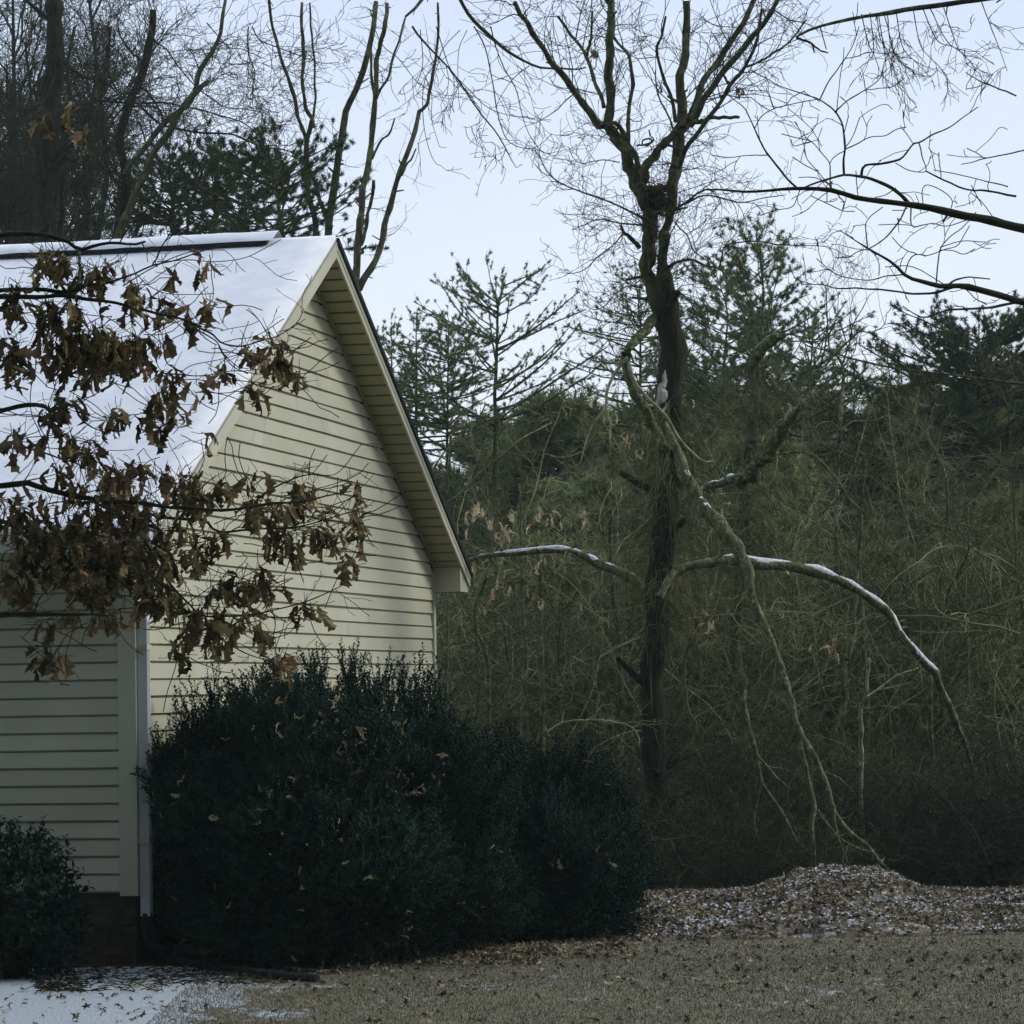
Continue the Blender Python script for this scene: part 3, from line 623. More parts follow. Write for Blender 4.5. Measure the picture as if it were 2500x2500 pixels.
# drooping twig sprays over the middle sky
mb = MB(); DD = 27
dr = [trace('B', p, DD, DD + 1, w0, w1) for p, w0, w1 in (
    ('380,-60 425,10 520,110 600,190 680,300 780,450 870,560 930,660 960,720 1000,780 1025,750', 14, 4),
    ('740,-60 790,20 820,110 850,260 870,400 900,520 950,620 1060,660 1140,630 1200,570', 9, 4),
    ('840,-60 870,60 920,180 990,310 1020,440 1060,560 1110,640 1160,690 1220,680', 8, 3),
    ('520,-60 560,70 610,200 720,320 830,420 960,465 1080,480 1200,490', 7, 3),
    ('425,-40 440,150 400,280 330,340', 6, 3), ('160,-40 210,60 300,130 400,260 490,330 490,470 520,590 540,650 580,655', 6, 3),
    ('520,150 450,260 440,450 460,600 490,700 530,760 550,760', 6, 3), ('250,-40 310,20 260,160 255,300 300,385', 5, 3),
    ('700,-40 650,100 655,400 690,455', 5, 3), ('600,200 700,330 780,310 900,350 960,460 1060,470', 5, 3),
    ('930,660 905,720 875,725 870,685', 5, 3), ('690,300 790,470 720,530 680,530', 5, 3), ('1070,170 980,240 900,350 870,420', 6, 3),
    ('780,450 770,560 800,620 850,620', 4, 3), ('690,530 710,600 770,645 800,645', 4, 3),
    ('760,-40 900,50 1000,60 1040,180 1090,280', 6, 3), ('660,-40 560,70 500,240 390,350 270,440', 5, 3))]
lm = trace('B', '560,-420 640,-260 720,-120 850,10 930,80 1000,120 1080,160 1150,185 1250,188 1330,195 1400,180', DD + 1.5, DM, 26, 10)
arc = trace('B', '1540,-200 1400,-420 1100,-560 800,-540 560,-420 420,-200 340,-120', DM, DD, 40, 16)
for l in [lm] + dr: tubes(mb, l[0][None], l[1][None], 5, True)
P, R = restack([lm] + dr, 22); twigset(mb, P, R, 3.2, .25, .8, .7, .004, droop=.05, wig=.28, lev2=(2, .3, .5), rs=.0026)
mb.build('drooping_twigs', M['twig'], tm); skin('limb', [arc], M['bark'], tm, 8)
M['nest'] = noise_mat('nest_leaves', (.03, .024, .014), (.09, .07, .042), 6, isl=.5)
def oak_template(kx, kz, seed):
    r_ = np.random.default_rng(seed)
    st = [0, .10, .2, .27, .36, .46, .54, .66, .74, .86, 1.0]; wd = [.012, .09, .10, .27, .15, .17, .40, .16, .30, .10, .0]
    V = []
    for i, (t, w_) in enumerate(zip(st, wd)):
        for sx in (-1, 0, 1):
            w2 = w_ * (1 + r_.normal(0, .18)) if sx else 0; tt = t + (.085 if (sx and w_ > .2) else 0)
            x = sx * w2; ang = x * kx * 4; y = (1 - math.cos(ang)) / (kx * 4) if abs(kx) > .01 else 0; x2 = math.sin(ang) / (kx * 4) if abs(kx) > .01 else x
            V.append((x2 * .85, y + .26 * kz * math.sin(tt * 3.2) + .06 * math.sin(9 * tt + sx), -tt + .10 * math.sin(5 * tt + kx)))
    Q = []
    for i in range(len(st) - 1):
        a = i * 3; Q += [[a, a + 1, a + 4, a + 3], [a + 1, a + 2, a + 5, a + 4]]
    return np.array(V), np.array(Q)
LT = [oak_template(kx, kz, i) for i, (kx, kz) in enumerate(((.9, 1), (1.6, -1), (-1.9, .7), (.5, 1.4), (2.3, .5), (-1.3, -1.2), (2.0, 1.2)))]
def leaf_rot(n, tilt=.35):
    """hanging leaves: local -Z points down with a random tilt"""
    d = nrm(np.array([0, 0, 1.]) + rng.normal(0, tilt, (n, 3))); return frame_to(d)
def leaves(mb, pos, size, tilt=.35, rot=None):
    pos = np.asarray(pos); n = len(pos); k = rng.integers(0, len(LT), n); rot = leaf_rot(n, tilt) if rot is None else rot
    size = np.broadcast_to(np.asarray(size, float), (n,)) * rng.uniform(.75, 1.2, n)
    for i, (tv, Q) in enumerate(LT):
        s_ = k == i
        if s_.any():
            place(mb, tv, Q, None, pos[s_], rot[s_], np.stack([size[s_] * rng.uniform(.8, 1.25, s_.sum())] * 1 + [size[s_], size[s_]], 1))
def blob(c, x, y, rx, ry, d, rd, n):
    q = nrm(rng.normal(0, 1, (n, 3))) * (rng.uniform(0, 1, (n, 1)) ** (1 / 2.4)); sc = CR[c][2] / FPX * d
    return WC(c, x, y, d) + q[:, 0:1] * rx * sc * cr + q[:, 1:2] * ry * sc * cu + q[:, 2:3] * rd * fw
mb = MB(); leaves(mb, blob('B', 1815, 955, 75, 95, DM - .1, .22, 330), .085, tilt=.8); 
p = blob('B', 1815, 960, 70, 95, DM - .1, .22, 90); a_ = np.repeat(p[:, None], 4, 1); a_ = a_ + np.cumsum(rng.normal(0, .05, a_.shape), 1); tubes(mb, a_, np.full(a_.shape[:2], .004), 3)
tag(mb.build('squirrel_nest', M['nest']), 'dark messy leaf nest wedged in the fork of the tall maple', 'nest')
for k_, (cc, xx, yy, n) in enumerate((('C', 490, 305, 26), ('B', 1450, 90, 26), ('B', 1835, 285, 12))):
    mb = MB(); leaves(mb, blob(cc, xx, yy, 26, 38, DM - .5, .06, n), .055, tilt=.25); mb.build('seed_cluster', M['litter'], tm)
# torn white splinter on the trunk
P, R = tr('E', '1818,345 1822,290 1838,250 1858,200 1868,150 1870,128', 55, 4, DM - .28, DM - .28, K=14, wm=[20, 70, 62, 34, 24, 3], knots=.15, wob=0)
mb = MB(); tubes(mb, P[None], R[None], 6, True); P, R = tr('E', '1880,320 1868,350 1850,380', 10, 24, DM - .3, DM - .3, K=6, wob=0); tubes(mb, P[None], R[None], 5, True)
mb.build('torn_wood', M['torn'], tm)
# hanging vine fringe on the lower trunk
mb = MB(); Pl = resample(np.column_stack([low[0], low[1]]), 22)
Pv, Rv = Pl[None, :, :3], Pl[None, :, 3]
v1, rv1 = spawn(Pv, Rv * 3, 520, .25, .9, 1.3, .005, 7, tmin=.42, tmax=.80, droop=.45, wig=.28, shrink=0, jit=.3); tubes(mb, v1, rv1, 3)
v2, rv2 = spawn(v1, rv1, 3, .1, .4, .8, .003, 4, droop=.2, wig=.35); tubes(mb, v2, rv2, 3)
for l in ((('F', '100,900 112,1050 120,1150 105,1280 100,1380 60,1480 30,1580 10,1690 -30,1800 -20,1920', 16, 10)), ('I', '170,0 180,200 200,330 240,400 200,520 140,560 60,600', 10, 7), ('F', '110,1290 120,1400 150,1480 190,1580 200,1700 175,1800', 14, 9), ('H', '1760,0 1760,110 1765,250 1780,400 1800,500 1835,565', 11, 7), ('H', '1905,170 1840,230 1830,270 1790,285', 7, 5), ('F', '70,1480 110,1500 150,1560', 26, 12)):
    q = trace(l[0], l[1], DM - .35, DM - .4, l[2], l[3], K=26); tubes(mb, q[0][None], q[1][None], 6, True)
mb.build('vine', M['brush'], tm)

# ---------------- broken leader leaning from the trunk to the ground
def lean(name, label, cat, segs, mat, tw=None, twm=None, group=None, extra=None):
    P0 = segs[0][0]; base = min((s[0][-1] for s in segs), key=lambda q: q[2]); th = thing(name, (base[0], base[1], max(base[2], 0)), label, cat, group)
    skin('trunk', [segs[0]], mat, th, 10)
    for s_ in segs[1:]: skin('branch', [s_], mat, th, 7)
    if tw:
        mb = MB(); P, R = restack(segs, 22); twigset(mb, P, R, *tw); mb.build('twigs', twm or M['twig_pale'], th)
    return th
dl = DM - 1.0
big = trace('V', '1253,800 1272,845 1290,880 1300,915 1318,950 1345,985 1375,1015 1400,1050 1414,1085 1420,1120 1440,1170 1460,1215 1475,1260 1490,1310 1505,1370 1525,1410 1545,1440 1562,1490 1572,1525 1600,1565 1640,1600 1670,1635 1700,1660 1745,1700', dl, dl - 2.4, 40, 8, K=80, knots=.11, wm=[17, 20, 22, 23, 25, 27, 26, 24, 19, 16, 14, 13, 12.5, 12, 11, 10.5, 10, 9.5, 9, 8.5, 8, 7, 6, 5])
dz = dl - 1.8
lt = lean('fallen_limb', 'long broken limb leaning from the vine-hung maple down to the leaf pile', 'fallen limb',
     [big] + [trace('I', p, dz, dz - .3, a, b_) for p, a, b_ in (('1040,875 1050,980 1070,1070 1110,1170 1130,1235', 13, 7), ('985,680 1060,710 1110,750 1150,792', 10, 6), ('1332,1180 1285,1260 1308,1340 1330,1400', 15, 9), ('1350,1190 1400,1195 1465,1172', 10, 5), ('1210,1080 1260,1060 1280,1020 1245,970', 8, 5))], M['bark_grey'], (2.0, .2, .6, .9, .004, 0, .25, 0, (1, .3, .5)))
P, R = big; S = np.column_stack([P, R])[2:30]; S = resample(S, 24); S[:, 2] += S[:, 3] * .45
mb = MB(); rr = S[:, 3] * np.clip(smooth_noise(24, .5, 10) + .35, .1, .75); tubes(mb, S[None, :, :3], rr[None], 7); mb.build('snow', M['snow'], lt, smooth=True)
db = dl + .1
pale = lean('dead_branch', 'thin pale bare dead branch hanging from the hooked limb left of the maple trunk', 'dead branch',
     [trace('E', p, DM - 1.0, DM - 1.0, a, b_, wob=.1) for p, a, b_ in (('1655,80 1700,220 1780,310 1880,410 1930,500 2000,590 2060,640 2110,670 2150,665', 26, 9), ('1655,60 1590,120 1530,240 1518,345 1440,460 1400,560 1370,685', 26, 6), ('1520,348 1545,450 1545,560 1578,602', 13, 6), ('1545,570 1542,640', 7, 4))], M['dead'], (3, .1, .4, .9, .003, 0, .3, 0, (1, .3, .5)), M['dead'])
# ---------------- second leaning limb joined to the grey trunk
dg = 32.5
tg = thing('bare_tree', (W(1816, 2100, dg)[0], dg, 0), 'grey-barked broken tree trunk just right of the maple, hung with vines', 'tree')
g1 = trace('F', '480,2150 476,1900 470,1700 482,1500 502,1350 515,1180 516,1000 520,820 535,600 560,380 570,200 572,60', dg, dg, 76, 60, K=40, wob=.05)
g2 = trace('F', '560,110 590,40 640,-10 700,-50 760,-80', dg - .1, dg - .4, 70, 40, K=14, wm=[60, 66, 70, 56, 14])
skin('trunk', [down(*g1), g1], M['bark_grey'], tg, 12); skin('broken_limb', [g2], M['bark_moss'], tg, 10)
S = np.column_stack([g2[0], g2[1]]); S = resample(S[3:12], 10); S[:, 2] += S[:, 3] * .55; mb = MB(); tubes(mb, S[None, :, :3], (S[:, 3] * .6)[None], 6); mb.build('torn_wood', M['torn'], tg)
mb = MB(); P, R = restack([g1]); v1, rv1 = spawn(P, R * 2, 700, .25, .9, 1.3, .005, 7, tmin=.25, droop=.4, wig=.28, shrink=0); tubes(mb, v1, rv1, 3); v2, rv2 = spawn(v1, rv1, 2, .1, .4, .8, .003, 4, droop=.1, wig=.35); tubes(mb, v2, rv2, 3); mb.build('vine', M['brush'], tg)
tg2 = thing('bare_tree', (W(1690, 2100, 33)[0], 33, 0), 'short grey trunk between the maple and the vine-hung broken trunk', 'tree')
g3 = trace('F', '225,2100 228,1900 230,1650 240,1450 226,1300 212,1150 200,1010 205,850 215,700 200,500', 33, 33, 66, 40, K=30, wob=.05)
skin('trunk', [down(*g3), g3], M['bark_grey'], tg2, 12); mb = MB(); P, R = restack([g3]); twigset(mb, P, R, 12, .3, 1.2, 1.2, .006); mb.build('twigs', M['brush'], tg2)
dh = 28.6
lean('fallen_limb', 'forked hanging limb with two thin legs, left of the long leaning limb', 'fallen limb',
     [trace('I', p, dh, dh - .2, a, b_) for p, a, b_ in (('500,200 522,340 560,470 590,600 622,740 660,800 720,900 780,1000 830,1100 905,1138', 40, 14), ('622,750 592,860 578,1000 600,1100 608,1190 650,1300 650,1345', 17, 9), ('600,590 680,680 740,745 792,780', 16, 7), ('592,1060 620,1098 560,1130 540,1188', 9, 6), ('606,1150 680,1200 760,1170 870,1160', 7, 4))], M['bark_grey'], (1.5, .2, .5, .9, .004, 0, .25, 0, (1, .3, .5)))
dh = 27.6
lean('fallen_limb', 'thin upright limb propped on the leaf pile crest, beside the long leaning limb', 'fallen limb',
     [trace('I', p, dh, dh - .4, a, b_) for p, a, b_ in (('845,500 870,640 900,760 932,880 914,1000 925,1120 930,1270', 26, 15), ('940,900 1000,980 1060,1050 1150,1110 1305,1168', 15, 8))], M['bark_grey'], (1.5, .2, .5, .9, .004, 0, .25, 0, (1, .3, .5)))
# ---------------- bent snow-topped trees
def arch(label, pts, ws, d0, d1, snow, K=50, side=(), cat='bent tree'):
    q = trace('V', pts, d0, d1, 1, 1, K=K, wm=ws, wob=.15, knots=.09); th = thing('bent_tree', (q[0][-1][0], q[0][-1][1], 0), label, cat)
    skin('trunk', [q], M['bark_grey'], th, 10)
    for s_ in side: skin('branch', [trace(*s_)], M['bark_moss'], th, 7)
    a_, b_ = snow; S = resample(np.column_stack([q[0], q[1]])[int(a_ * K):int(b_ * K)], 60); S[:, 2] += S[:, 3] * .36
    rr = S[:, 3] * np.clip(.88 + smooth_noise(60, .2, 30), .3, 1.1) * np.sin(np.linspace(.12, math.pi - .12, 60)) ** .3 * (.25 + .75 * (np.interp(np.linspace(0, 1, 60), np.linspace(0, 1, 15), rng.uniform(0, 1, 15)) > .15))
    mb = MB(); tubes(mb, S[None, :, :3], rr[None], 8); mb.build('snow', M['snow_thin'], th, smooth=True)
    mb = MB(); P, R = restack([q]); twigset(mb, P, R, 5, .2, .6, 1.3, .004, .1, .3); mb.build('twigs', M['brush'], th)
    return th
arch('bent tree arching right under a line of snow and down into the brush', '1245,1125 1262,1090 1282,1072 1312,1064 1345,1062 1385,1060 1420,1064 1480,1070 1520,1075 1560,1087 1600,1103 1645,1128 1680,1160 1700,1195 1722,1222 1740,1250 1762,1270 1775,1300 1790,1330 1805,1365 1820,1400 1832,1450 1850,1560 1870,1690',
     [15, 16, 17, 18, 19, 20, 20, 20, 20, 20, 18, 17, 17, 15, 15, 17, 15, 14, 12, 11, 9, 8, 8, 7], 29.2, 31, (.1, .82))
arch('mossy bent tree arching from the maple trunk to the house eave, dusted with snow', '860,1085 880,1063 905,1052 950,1046 985,1041 1010,1037 1045,1038 1085,1044 1110,1050 1140,1065 1170,1082 1198,1100 1215,1120 1222,1150 1226,1200 1228,1700',
     [6, 8, 9, 11, 13, 14, 14, 14, 15, 17, 19, 21, 22, 22, 20, 22], 31.4, 30.8, (.05, .36), side=(('E', '1310,1215 1250,1290 1190,1350 1158,1425', 31, 30.6, 26, 18), ('E', '838,1240 868,1280 858,1312 880,1325', 31.3, 31.2, 24, 12)))
# broken log pointing up right
dk = 31.0
th = thing('broken_log', WC('F', 500, 780, dk), 'thick broken log tilted up to the right, caught in the brush with a ragged end', 'broken log')
k1 = trace('F', '470,790 520,750 580,690 640,620 700,540 750,480 790,430 820,370 852,310', dk, dk - .6, 1, 1, K=30, wm=[60, 92, 80, 76, 78, 66, 50, 46, 6], wob=0, knots=.13)
k2 = trace('F', '200,880 250,860 300,815 360,790 430,770 490,745', dk + .1, dk, 1, 1, K=18, wm=[20, 34, 44, 46, 50, 56], wob=0)
k3 = trace('F', '760,470 765,400 785,345 770,320', dk - .4, dk - .4, 30, 8, wob=0)
skin('log', [k1], M['bark_moss'], th, 10); skin('branch', [k2], M['bark_moss'], th, 8); skin('splinter', [k3], M['torn'], th, 5)
for q, a_, b_ in ((k1, 3, 22), (k2, 4, 17)):
    S = resample(np.column_stack([q[0], q[1]])[a_:b_], 30); S[:, 2] += S[:, 3] * .62; rr = S[:, 3] * np.clip(.55 + smooth_noise(30, .22, 12), .1, .75); mb = MB(); tubes(mb, S[None, :, :3], rr[None], 7); mb.build('snow' if q is k2 else 'lichen', M['snow'] if q is k2 else M['bark_grey'], th, smooth=True)

# ---------------- saplings and small trunks in the wood
def sapling(label, segs, d, mat='bark_grey', tw=(6, .3, 1.1), group=None, twm='brush', up=.25):
    q = [trace(s_[0], s_[1], d, d + rng.uniform(-.5, .5), s_[2], s_[3]) for s_ in segs]
    b0 = q[0][0][0]; th = thing('sapling', (b0[0], b0[1], 0), label, 'sapling', group)
    skin('trunk', [down(*q[0]), q[0]], M[mat], th, 8)
    for s_ in q[1:]: skin('branch', [s_], M[mat], th, 6)
    if tw:
        mb = MB(); P, R = restack(q); twigset(mb, P, R, tw[0], tw[1], tw[2], .8, .006, 0, .22, up, (3, .3, .5), (1, .3, .4)); mb.build('twigs', M[twm], th)
sapling('slender upright sapling behind the bare eave-side arch, left of centre', [('E', '1050,1900 1045,1700 1030,1500 1025,1300 1018,1100 1020,950 1010,800', 20, 12)], 33)
sapling('straight brown sapling with a leafy knot under the arching bent tree', [('E', '1130,1760 1135,1500 1132,1300 1140,1150', 30, 20)], 32.6)
sapling('grey sapling trunk close on the left of the big maple trunk', [('E', '1595,1800 1590,1700 1580,1600 1560,1450 1550,1250 1540,1100 1545,950', 38, 18)], 34)
sapling('lichen-spotted crooked sapling just right of the house corner', [('E', '830,1900 820,1860 790,1740 752,1640 760,1500 790,1420 822,1345', 24, 18), ('E', '940,1850 925,1720 910,1600 870,1565 820,1550', 14, 9), ('E', '910,1600 960,1550 970,1500 930,1450', 8, 5)], 31.6, 'bark_moss', tw=(3, .2, .7))
sapling('sapling leaning right with a long pale fork above the evergreen, left woods', [('E', '580,1150 560,950 600,900 680,840 780,730 900,640 1000,550 1100,490 1200,440', 22, 10), ('E', '580,860 595,700 600,600 605,510', 12, 15), ('E', '620,880 700,880 760,900 820,950 850,1050', 12, 8)], 34, tw=(5, .3, 1.0))
sapling('sapling slanting right with a thin pale stem, near the roof edge', [('E', '500,720 560,620 640,555 750,510 850,430 950,350 1050,290', 12, 6)], 35, tw=(5, .3, 1.1))
sapling('tall dark sapling with an upswept fan of twigs against the sky, right of the maple', [('F', '1060,1000 1060,700 1070,500 1085,300 1095,120 1070,60 1030,10', 26, 14), ('C', '1030,1880 1010,1800 1000,1600 990,1450', 13, 6), ('C', '1095,1900 1140,1740 1150,1680 1200,1590 1250,1500', 12, 4), ('C', '1150,1700 1250,1720 1330,1680 1350,1600', 9, 4), ('F', '1085,475 1150,430 1270,420 1350,392', 13, 7), ('F', '1078,480 1020,430 960,440 930,470', 12, 7)], 34, tw=(9, .4, 1.5), twm='twig', up=.5)
sapling('sapling bowed over to the left, behind the broken log', [('F', '1200,1500 1190,1200 1195,960 1130,880 1060,770 1000,700 930,630 860,605 780,612 700,620', 28, 10), ('F', '1192,950 1210,800 1210,580', 12, 6), ('F', '1200,960 1290,860 1380,790', 12, 6)], 32.5, tw=(6, .3, 1.2))
sapling('curved grey trunk below the snowy arch, right woods', [('I', '1030,600 1060,400 1082,330 1100,200 1095,0', 36, 34), ('F', '1115,1810 1160,1690 1162,1560 1180,1300', 32, 24), ('I', '1085,350 1130,320 1190,290', 14, 9)], 31.5, tw=(4, .3, 1.0))
sapling('snapped pale sapling stub with snow on its tip, below the snowy arch', [('I', '1200,620 1200,450 1198,320 1230,200 1235,120 1245,20', 26, 14), ('I', '1235,240 1320,180 1400,120 1532,72', 12, 7), ('I', '1215,85 1240,60', 14, 16)], 29.8, 'dead', tw=(2, .2, .6))
sapling('straight light-grey sapling in the far right woods', [('F', '1470,1250 1462,950 1460,800 1462,620 1440,480', 22, 14), ('F', '1440,740 1560,680 1650,640 1780,640 1920,622 2100,610', 13, 7)], 35)
sapling('thin forked sapling near the right picture edge', [('F', '1660,1450 1670,1250 1700,1000 1700,850 1680,700 1600,560 1580,470', 20, 12), ('F', '1420,620 1500,500 1515,420 1400,300 1370,180 1340,0', 14, 6), ('F', '1580,480 1620,350 1660,200', 12, 5)], 33.5, tw=(7, .3, 1.2), up=.4)
sapling('crooked dark sapling at the right edge beside the arching tree foot', [('F', '1600,1900 1620,1700 1690,1500 1720,1380 1800,1240 1830,1150', 26, 12), ('F', '1470,1075 1600,1036 1700,1045 1760,1090 1800,1120', 12, 7)], 32.2, tw=(7, .3, 1.1))
sapling('pale-twigged sapling arching low behind the second shrub', [('H', '1130,700 1140,480 1170,440 1240,395 1330,380 1490,375', 16, 11), ('H', '1500,378 1620,405 1670,440 1695,490 1690,530', 11, 7)], 28.8, 'dead', tw=(8, .15, .6), twm='twig_pale', up=0)
lb = thing('fallen_limb', WC('C', 980, 1850, 28.5), 'long thin limb lying across the brush top toward the right picture edge', 'fallen limb')
skin('branch', [trace('C', '880,1800 1010,1830 1150,1875 1400,1930 1700,1965 1920,1995 2150,2020', 29, 27, 8, 16), trace('C', '1250,2010 1400,2030 1600,2010 1800,1985', 29, 28, 7, 9)], M['bark'], lb, 7)
mb = MB(); P, R = restack([trace('C', '880,1800 1010,1830 1150,1875 1400,1930 1700,1965 1920,1995 2150,2020', 29, 27, 8, 16)]); twigset(mb, P, R, 5, .3, .9, .8, .005); mb.build('twigs', M['twig'], lb)

# ---------------- overhanging limbs of a near tree off the right edge
DR = 14.0
tx = W(3050, 1250, DR)[0]
tor = thing('bare_tree', (tx, DR, 0), 'near bare tree outside the right edge whose dark limbs reach in against the sky', 'tree')
z_ = np.linspace(-.1, 9.5, 24); Pt = np.stack([tx + .15 * np.sin(z_ * .5), np.full(24, DR), z_], 1); Rt = np.linspace(.19, .07, 24)
skin('trunk', [(Pt, Rt)], M['bark'], tor, 12)
def fr(p, a, b_, d0=DR, d1=None, K=22): return trace('C', p, d0, d1 or d0 - .5, a, b_, K=K, wob=.12, knots=.06)
limbs = {
 'G1': fr('3350,1500 2700,1240 2100,1105 1920,1060 1840,1045 1700,1010 1560,980 1480,970 1300,950 1170,930 1040,895 950,885 820,885 650,895 500,900 400,890 290,890', 60, 8, K=44),
 'a': fr('1480,968 1430,920 1350,870 1260,830 1200,815 1110,805 1050,815 940,850 850,885', 24, 10),
 'b': fr('1103,805 1095,720 1105,650 1100,560 1088,505 1048,438 1000,395 955,367 840,325 720,285 660,250 560,195', 15, 4, K=30),
 'c': fr('1045,438 1120,370 1220,310 1290,260 1340,195', 9, 4), 'c2': fr('1225,310 1300,300 1380,290 1450,240', 6, 3),
 'd': fr('958,368 1010,260 1060,190 1110,120 1150,50 1185,-60', 9, 5), 'd2': fr('1108,126 1170,115 1240,88', 5, 3),
 'e': fr('828,885 760,820 700,740 650,680 600,590 580,540 548,470 515,410 430,345', 14, 5, K=30),
 'f': fr('580,530 620,460 690,420 760,400 850,380 950,362', 7, 3), 'f2': fr('650,688 540,690 430,702 330,690', 8, 3), 'f3': fr('690,420 665,350 645,300', 5, 3), 'f4': fr('760,400 800,350 870,315', 4, 3),
 'g': fr('1200,812 1203,762 1230,742 1330,735 1420,715 1450,690 1500,625 1540,615 1620,565 1710,530 1790,470 1880,408', 17, 5, K=34),
 'h': fr('1105,655 1180,620 1250,585 1340,575 1400,540 1462,525', 8, 3), 'h2': fr('1110,640 1150,580 1190,470', 6, 3), 'h3': fr('1100,560 1125,460', 4, 3),
 'i': fr('1020,890 1015,820 1015,740 960,670 920,620 870,580 865,550', 9, 3), 'i1': fr('1015,742 1040,700 1100,665', 6, 4), 'i2': fr('1030,880 950,790 890,720 865,660', 7, 3), 'i3': fr('945,785 870,745 800,700', 4, 3), 'i4': fr('900,610 810,635 790,600', 4, 3), 'i5': fr('905,605 830,590 735,565', 4, 3),
 'i6': fr('1020,885 1030,840 1010,855 930,820 835,818', 6, 3),
 'j': fr('1538,618 1555,700 1575,782 1480,778 1400,735', 8, 3), 'j2': fr('1575,782 1660,822 1760,870 1850,893 1920,895 2100,930', 9, 14), 'j3': fr('1665,820 1655,740 1650,675', 5, 3), 'j4': fr('2050,870 1920,840 1780,805 1620,775', 8, 3), 'j5': fr('1500,620 1460,560 1425,520', 5, 3),
 'k': fr('1462,985 1420,1070 1360,1150 1300,1200 1240,1235 1180,1250 1120,1285 1050,1285', 11, 4, d1=13), 'k1': fr('1236,1230 1225,1100 1255,1045 1325,990', 8, 3), 'k2': fr('1470,1000 1440,1010 1380,1010', 5, 3),
 'l': fr('1490,985 1492,1100 1550,1098 1620,1088 1700,1102 1830,1062', 9, 4), 'l2': fr('1495,1098 1400,1092 1300,1095', 5, 3), 'm': fr('1558,968 1553,900 1580,862 1660,890 1728,950 1715,1020', 6, 3),
 'n': fr('1040,893 1080,940 1098,965 1090,1010', 9, 5), 'n2': fr('905,925 1000,970 1090,1012 1160,1015', 6, 3), 'n3': fr('1180,928 1172,850 1168,780', 5, 3), 'n4': fr('1280,935 1340,920 1400,880', 5, 3),
 'n5': fr('840,895 800,985 700,1010 610,1040', 7, 3),
 'G2': fr('3350,1900 2700,1680 2200,1560 1920,1480 1820,1460 1740,1450 1640,1445 1560,1430 1500,1410 1450,1380 1390,1320 1310,1270 1235,1230 1160,1185 1075,1128', 46, 5, K=44),
 'p': fr('1740,1455 1640,1490 1500,1495 1350,1475 1200,1465 1050,1465 980,1445 850,1440', 16, 5, K=30), 'q': fr('1450,1385 1340,1395 1240,1418 1100,1400 1020,1360 940,1290', 9, 4),
 'r': fr('1635,1442 1645,1330 1660,1230 1720,1160 1790,1110 1868,1020', 9, 4), 'r2': fr('1660,1225 1780,1190 1920,1195', 6, 4), 'r3': fr('1655,1240 1730,1245 1800,1265 1860,1235', 5, 3),
 's': fr('1455,1375 1480,1300 1520,1265 1590,1272 1680,1240 1760,1215 1800,1150 1830,1100', 8, 4), 's2': fr('1520,1265 1440,1230 1380,1168', 7, 4), 't': fr('1680,1460 1760,1410 1840,1400 1950,1412', 12, 8), 't2': fr('1680,1440 1500,1340 1340,1340', 6, 3), 't3': fr('1800,1460 1860,1520 1930,1560', 7, 5),
 'u': fr('2300,1500 2000,1570 1920,1580 1780,1588 1690,1595 1570,1635 1500,1610 1440,1568', 18, 5), 'u2': fr('1570,1635 1500,1700 1400,1730', 6, 3), 'v': fr('2150,660 1920,710 1850,730 1780,742', 10, 4), 'v2': fr('1918,708 1870,675 1815,650', 5, 3),
 'x': fr('2100,340 1920,270 1860,240 1808,208', 10, 4), 'x2': fr('1918,272 1880,290 1810,305', 5, 3), 'y': fr('1900,980 1860,900 1840,865', 6, 4), 'z': fr('1840,910 1900,960 1960,1040', 5, 4),
 'w': fr('1000,850 1000,930 1000,960', 5, 3)}
big_ = {'G1', 'G2', 'a', 'b', 'e', 'g', 'p', 'u'}
for k_ in sorted(big_): skin('limb', [limbs[k_]], M['twig_oak'], tor, 10)
mb = MB()
for k_, q in limbs.items():
    if k_ not in big_: tubes(mb, q[0][None], q[1][None], 6, True)
P, R = restack([q for k_, q in limbs.items()]); twigset(mb, P, R, 2.6, .12, .42, .75, .0028, 0, .2, .1, (1, .3, .4), rs=.0019, tmin=.25); mb.build('twigs', M['twig_oak'], tor)
# a higher tree on the right whose fine hanging twigs enter at the top
dt = 22
to2 = thing('bare_tree', (W(3300, 1250, dt)[0], dt, 0), 'bare tree off the upper right whose fine twigs hang into the top of the sky', 'tree')
z_ = np.linspace(-.1, 10.5, 24); xb = W(3300, 1250, dt)[0]; Pt = np.stack([xb - .1 * z_ * .2, np.full(24, dt), z_], 1); skin('trunk', [(Pt, np.linspace(.24, .08, 24))], M['bark'], to2, 12)
b1 = trace('C', '4000,-700 3300,-500 2400,-330 1900,-220 1500,-160 1250,-130 950,-60 820,0', dt, dt - 1, 50, 12, K=40); 
b2 = trace('C', '820,5 870,22 915,45 960,78 1003,92', dt - 1, dt - 1, 17, 9); b3 = trace('C', '912,42 920,70 926,95', dt - 1, dt - 1, 10, 7); b4 = trace('C', '960,-60 980,15 996,72', dt - 1, dt - 1, 8, 6)
skin('limb', [b1], M['bark'], to2, 8); skin('broken_stub', [b2, b3, b4], M['bark'], to2, 7)
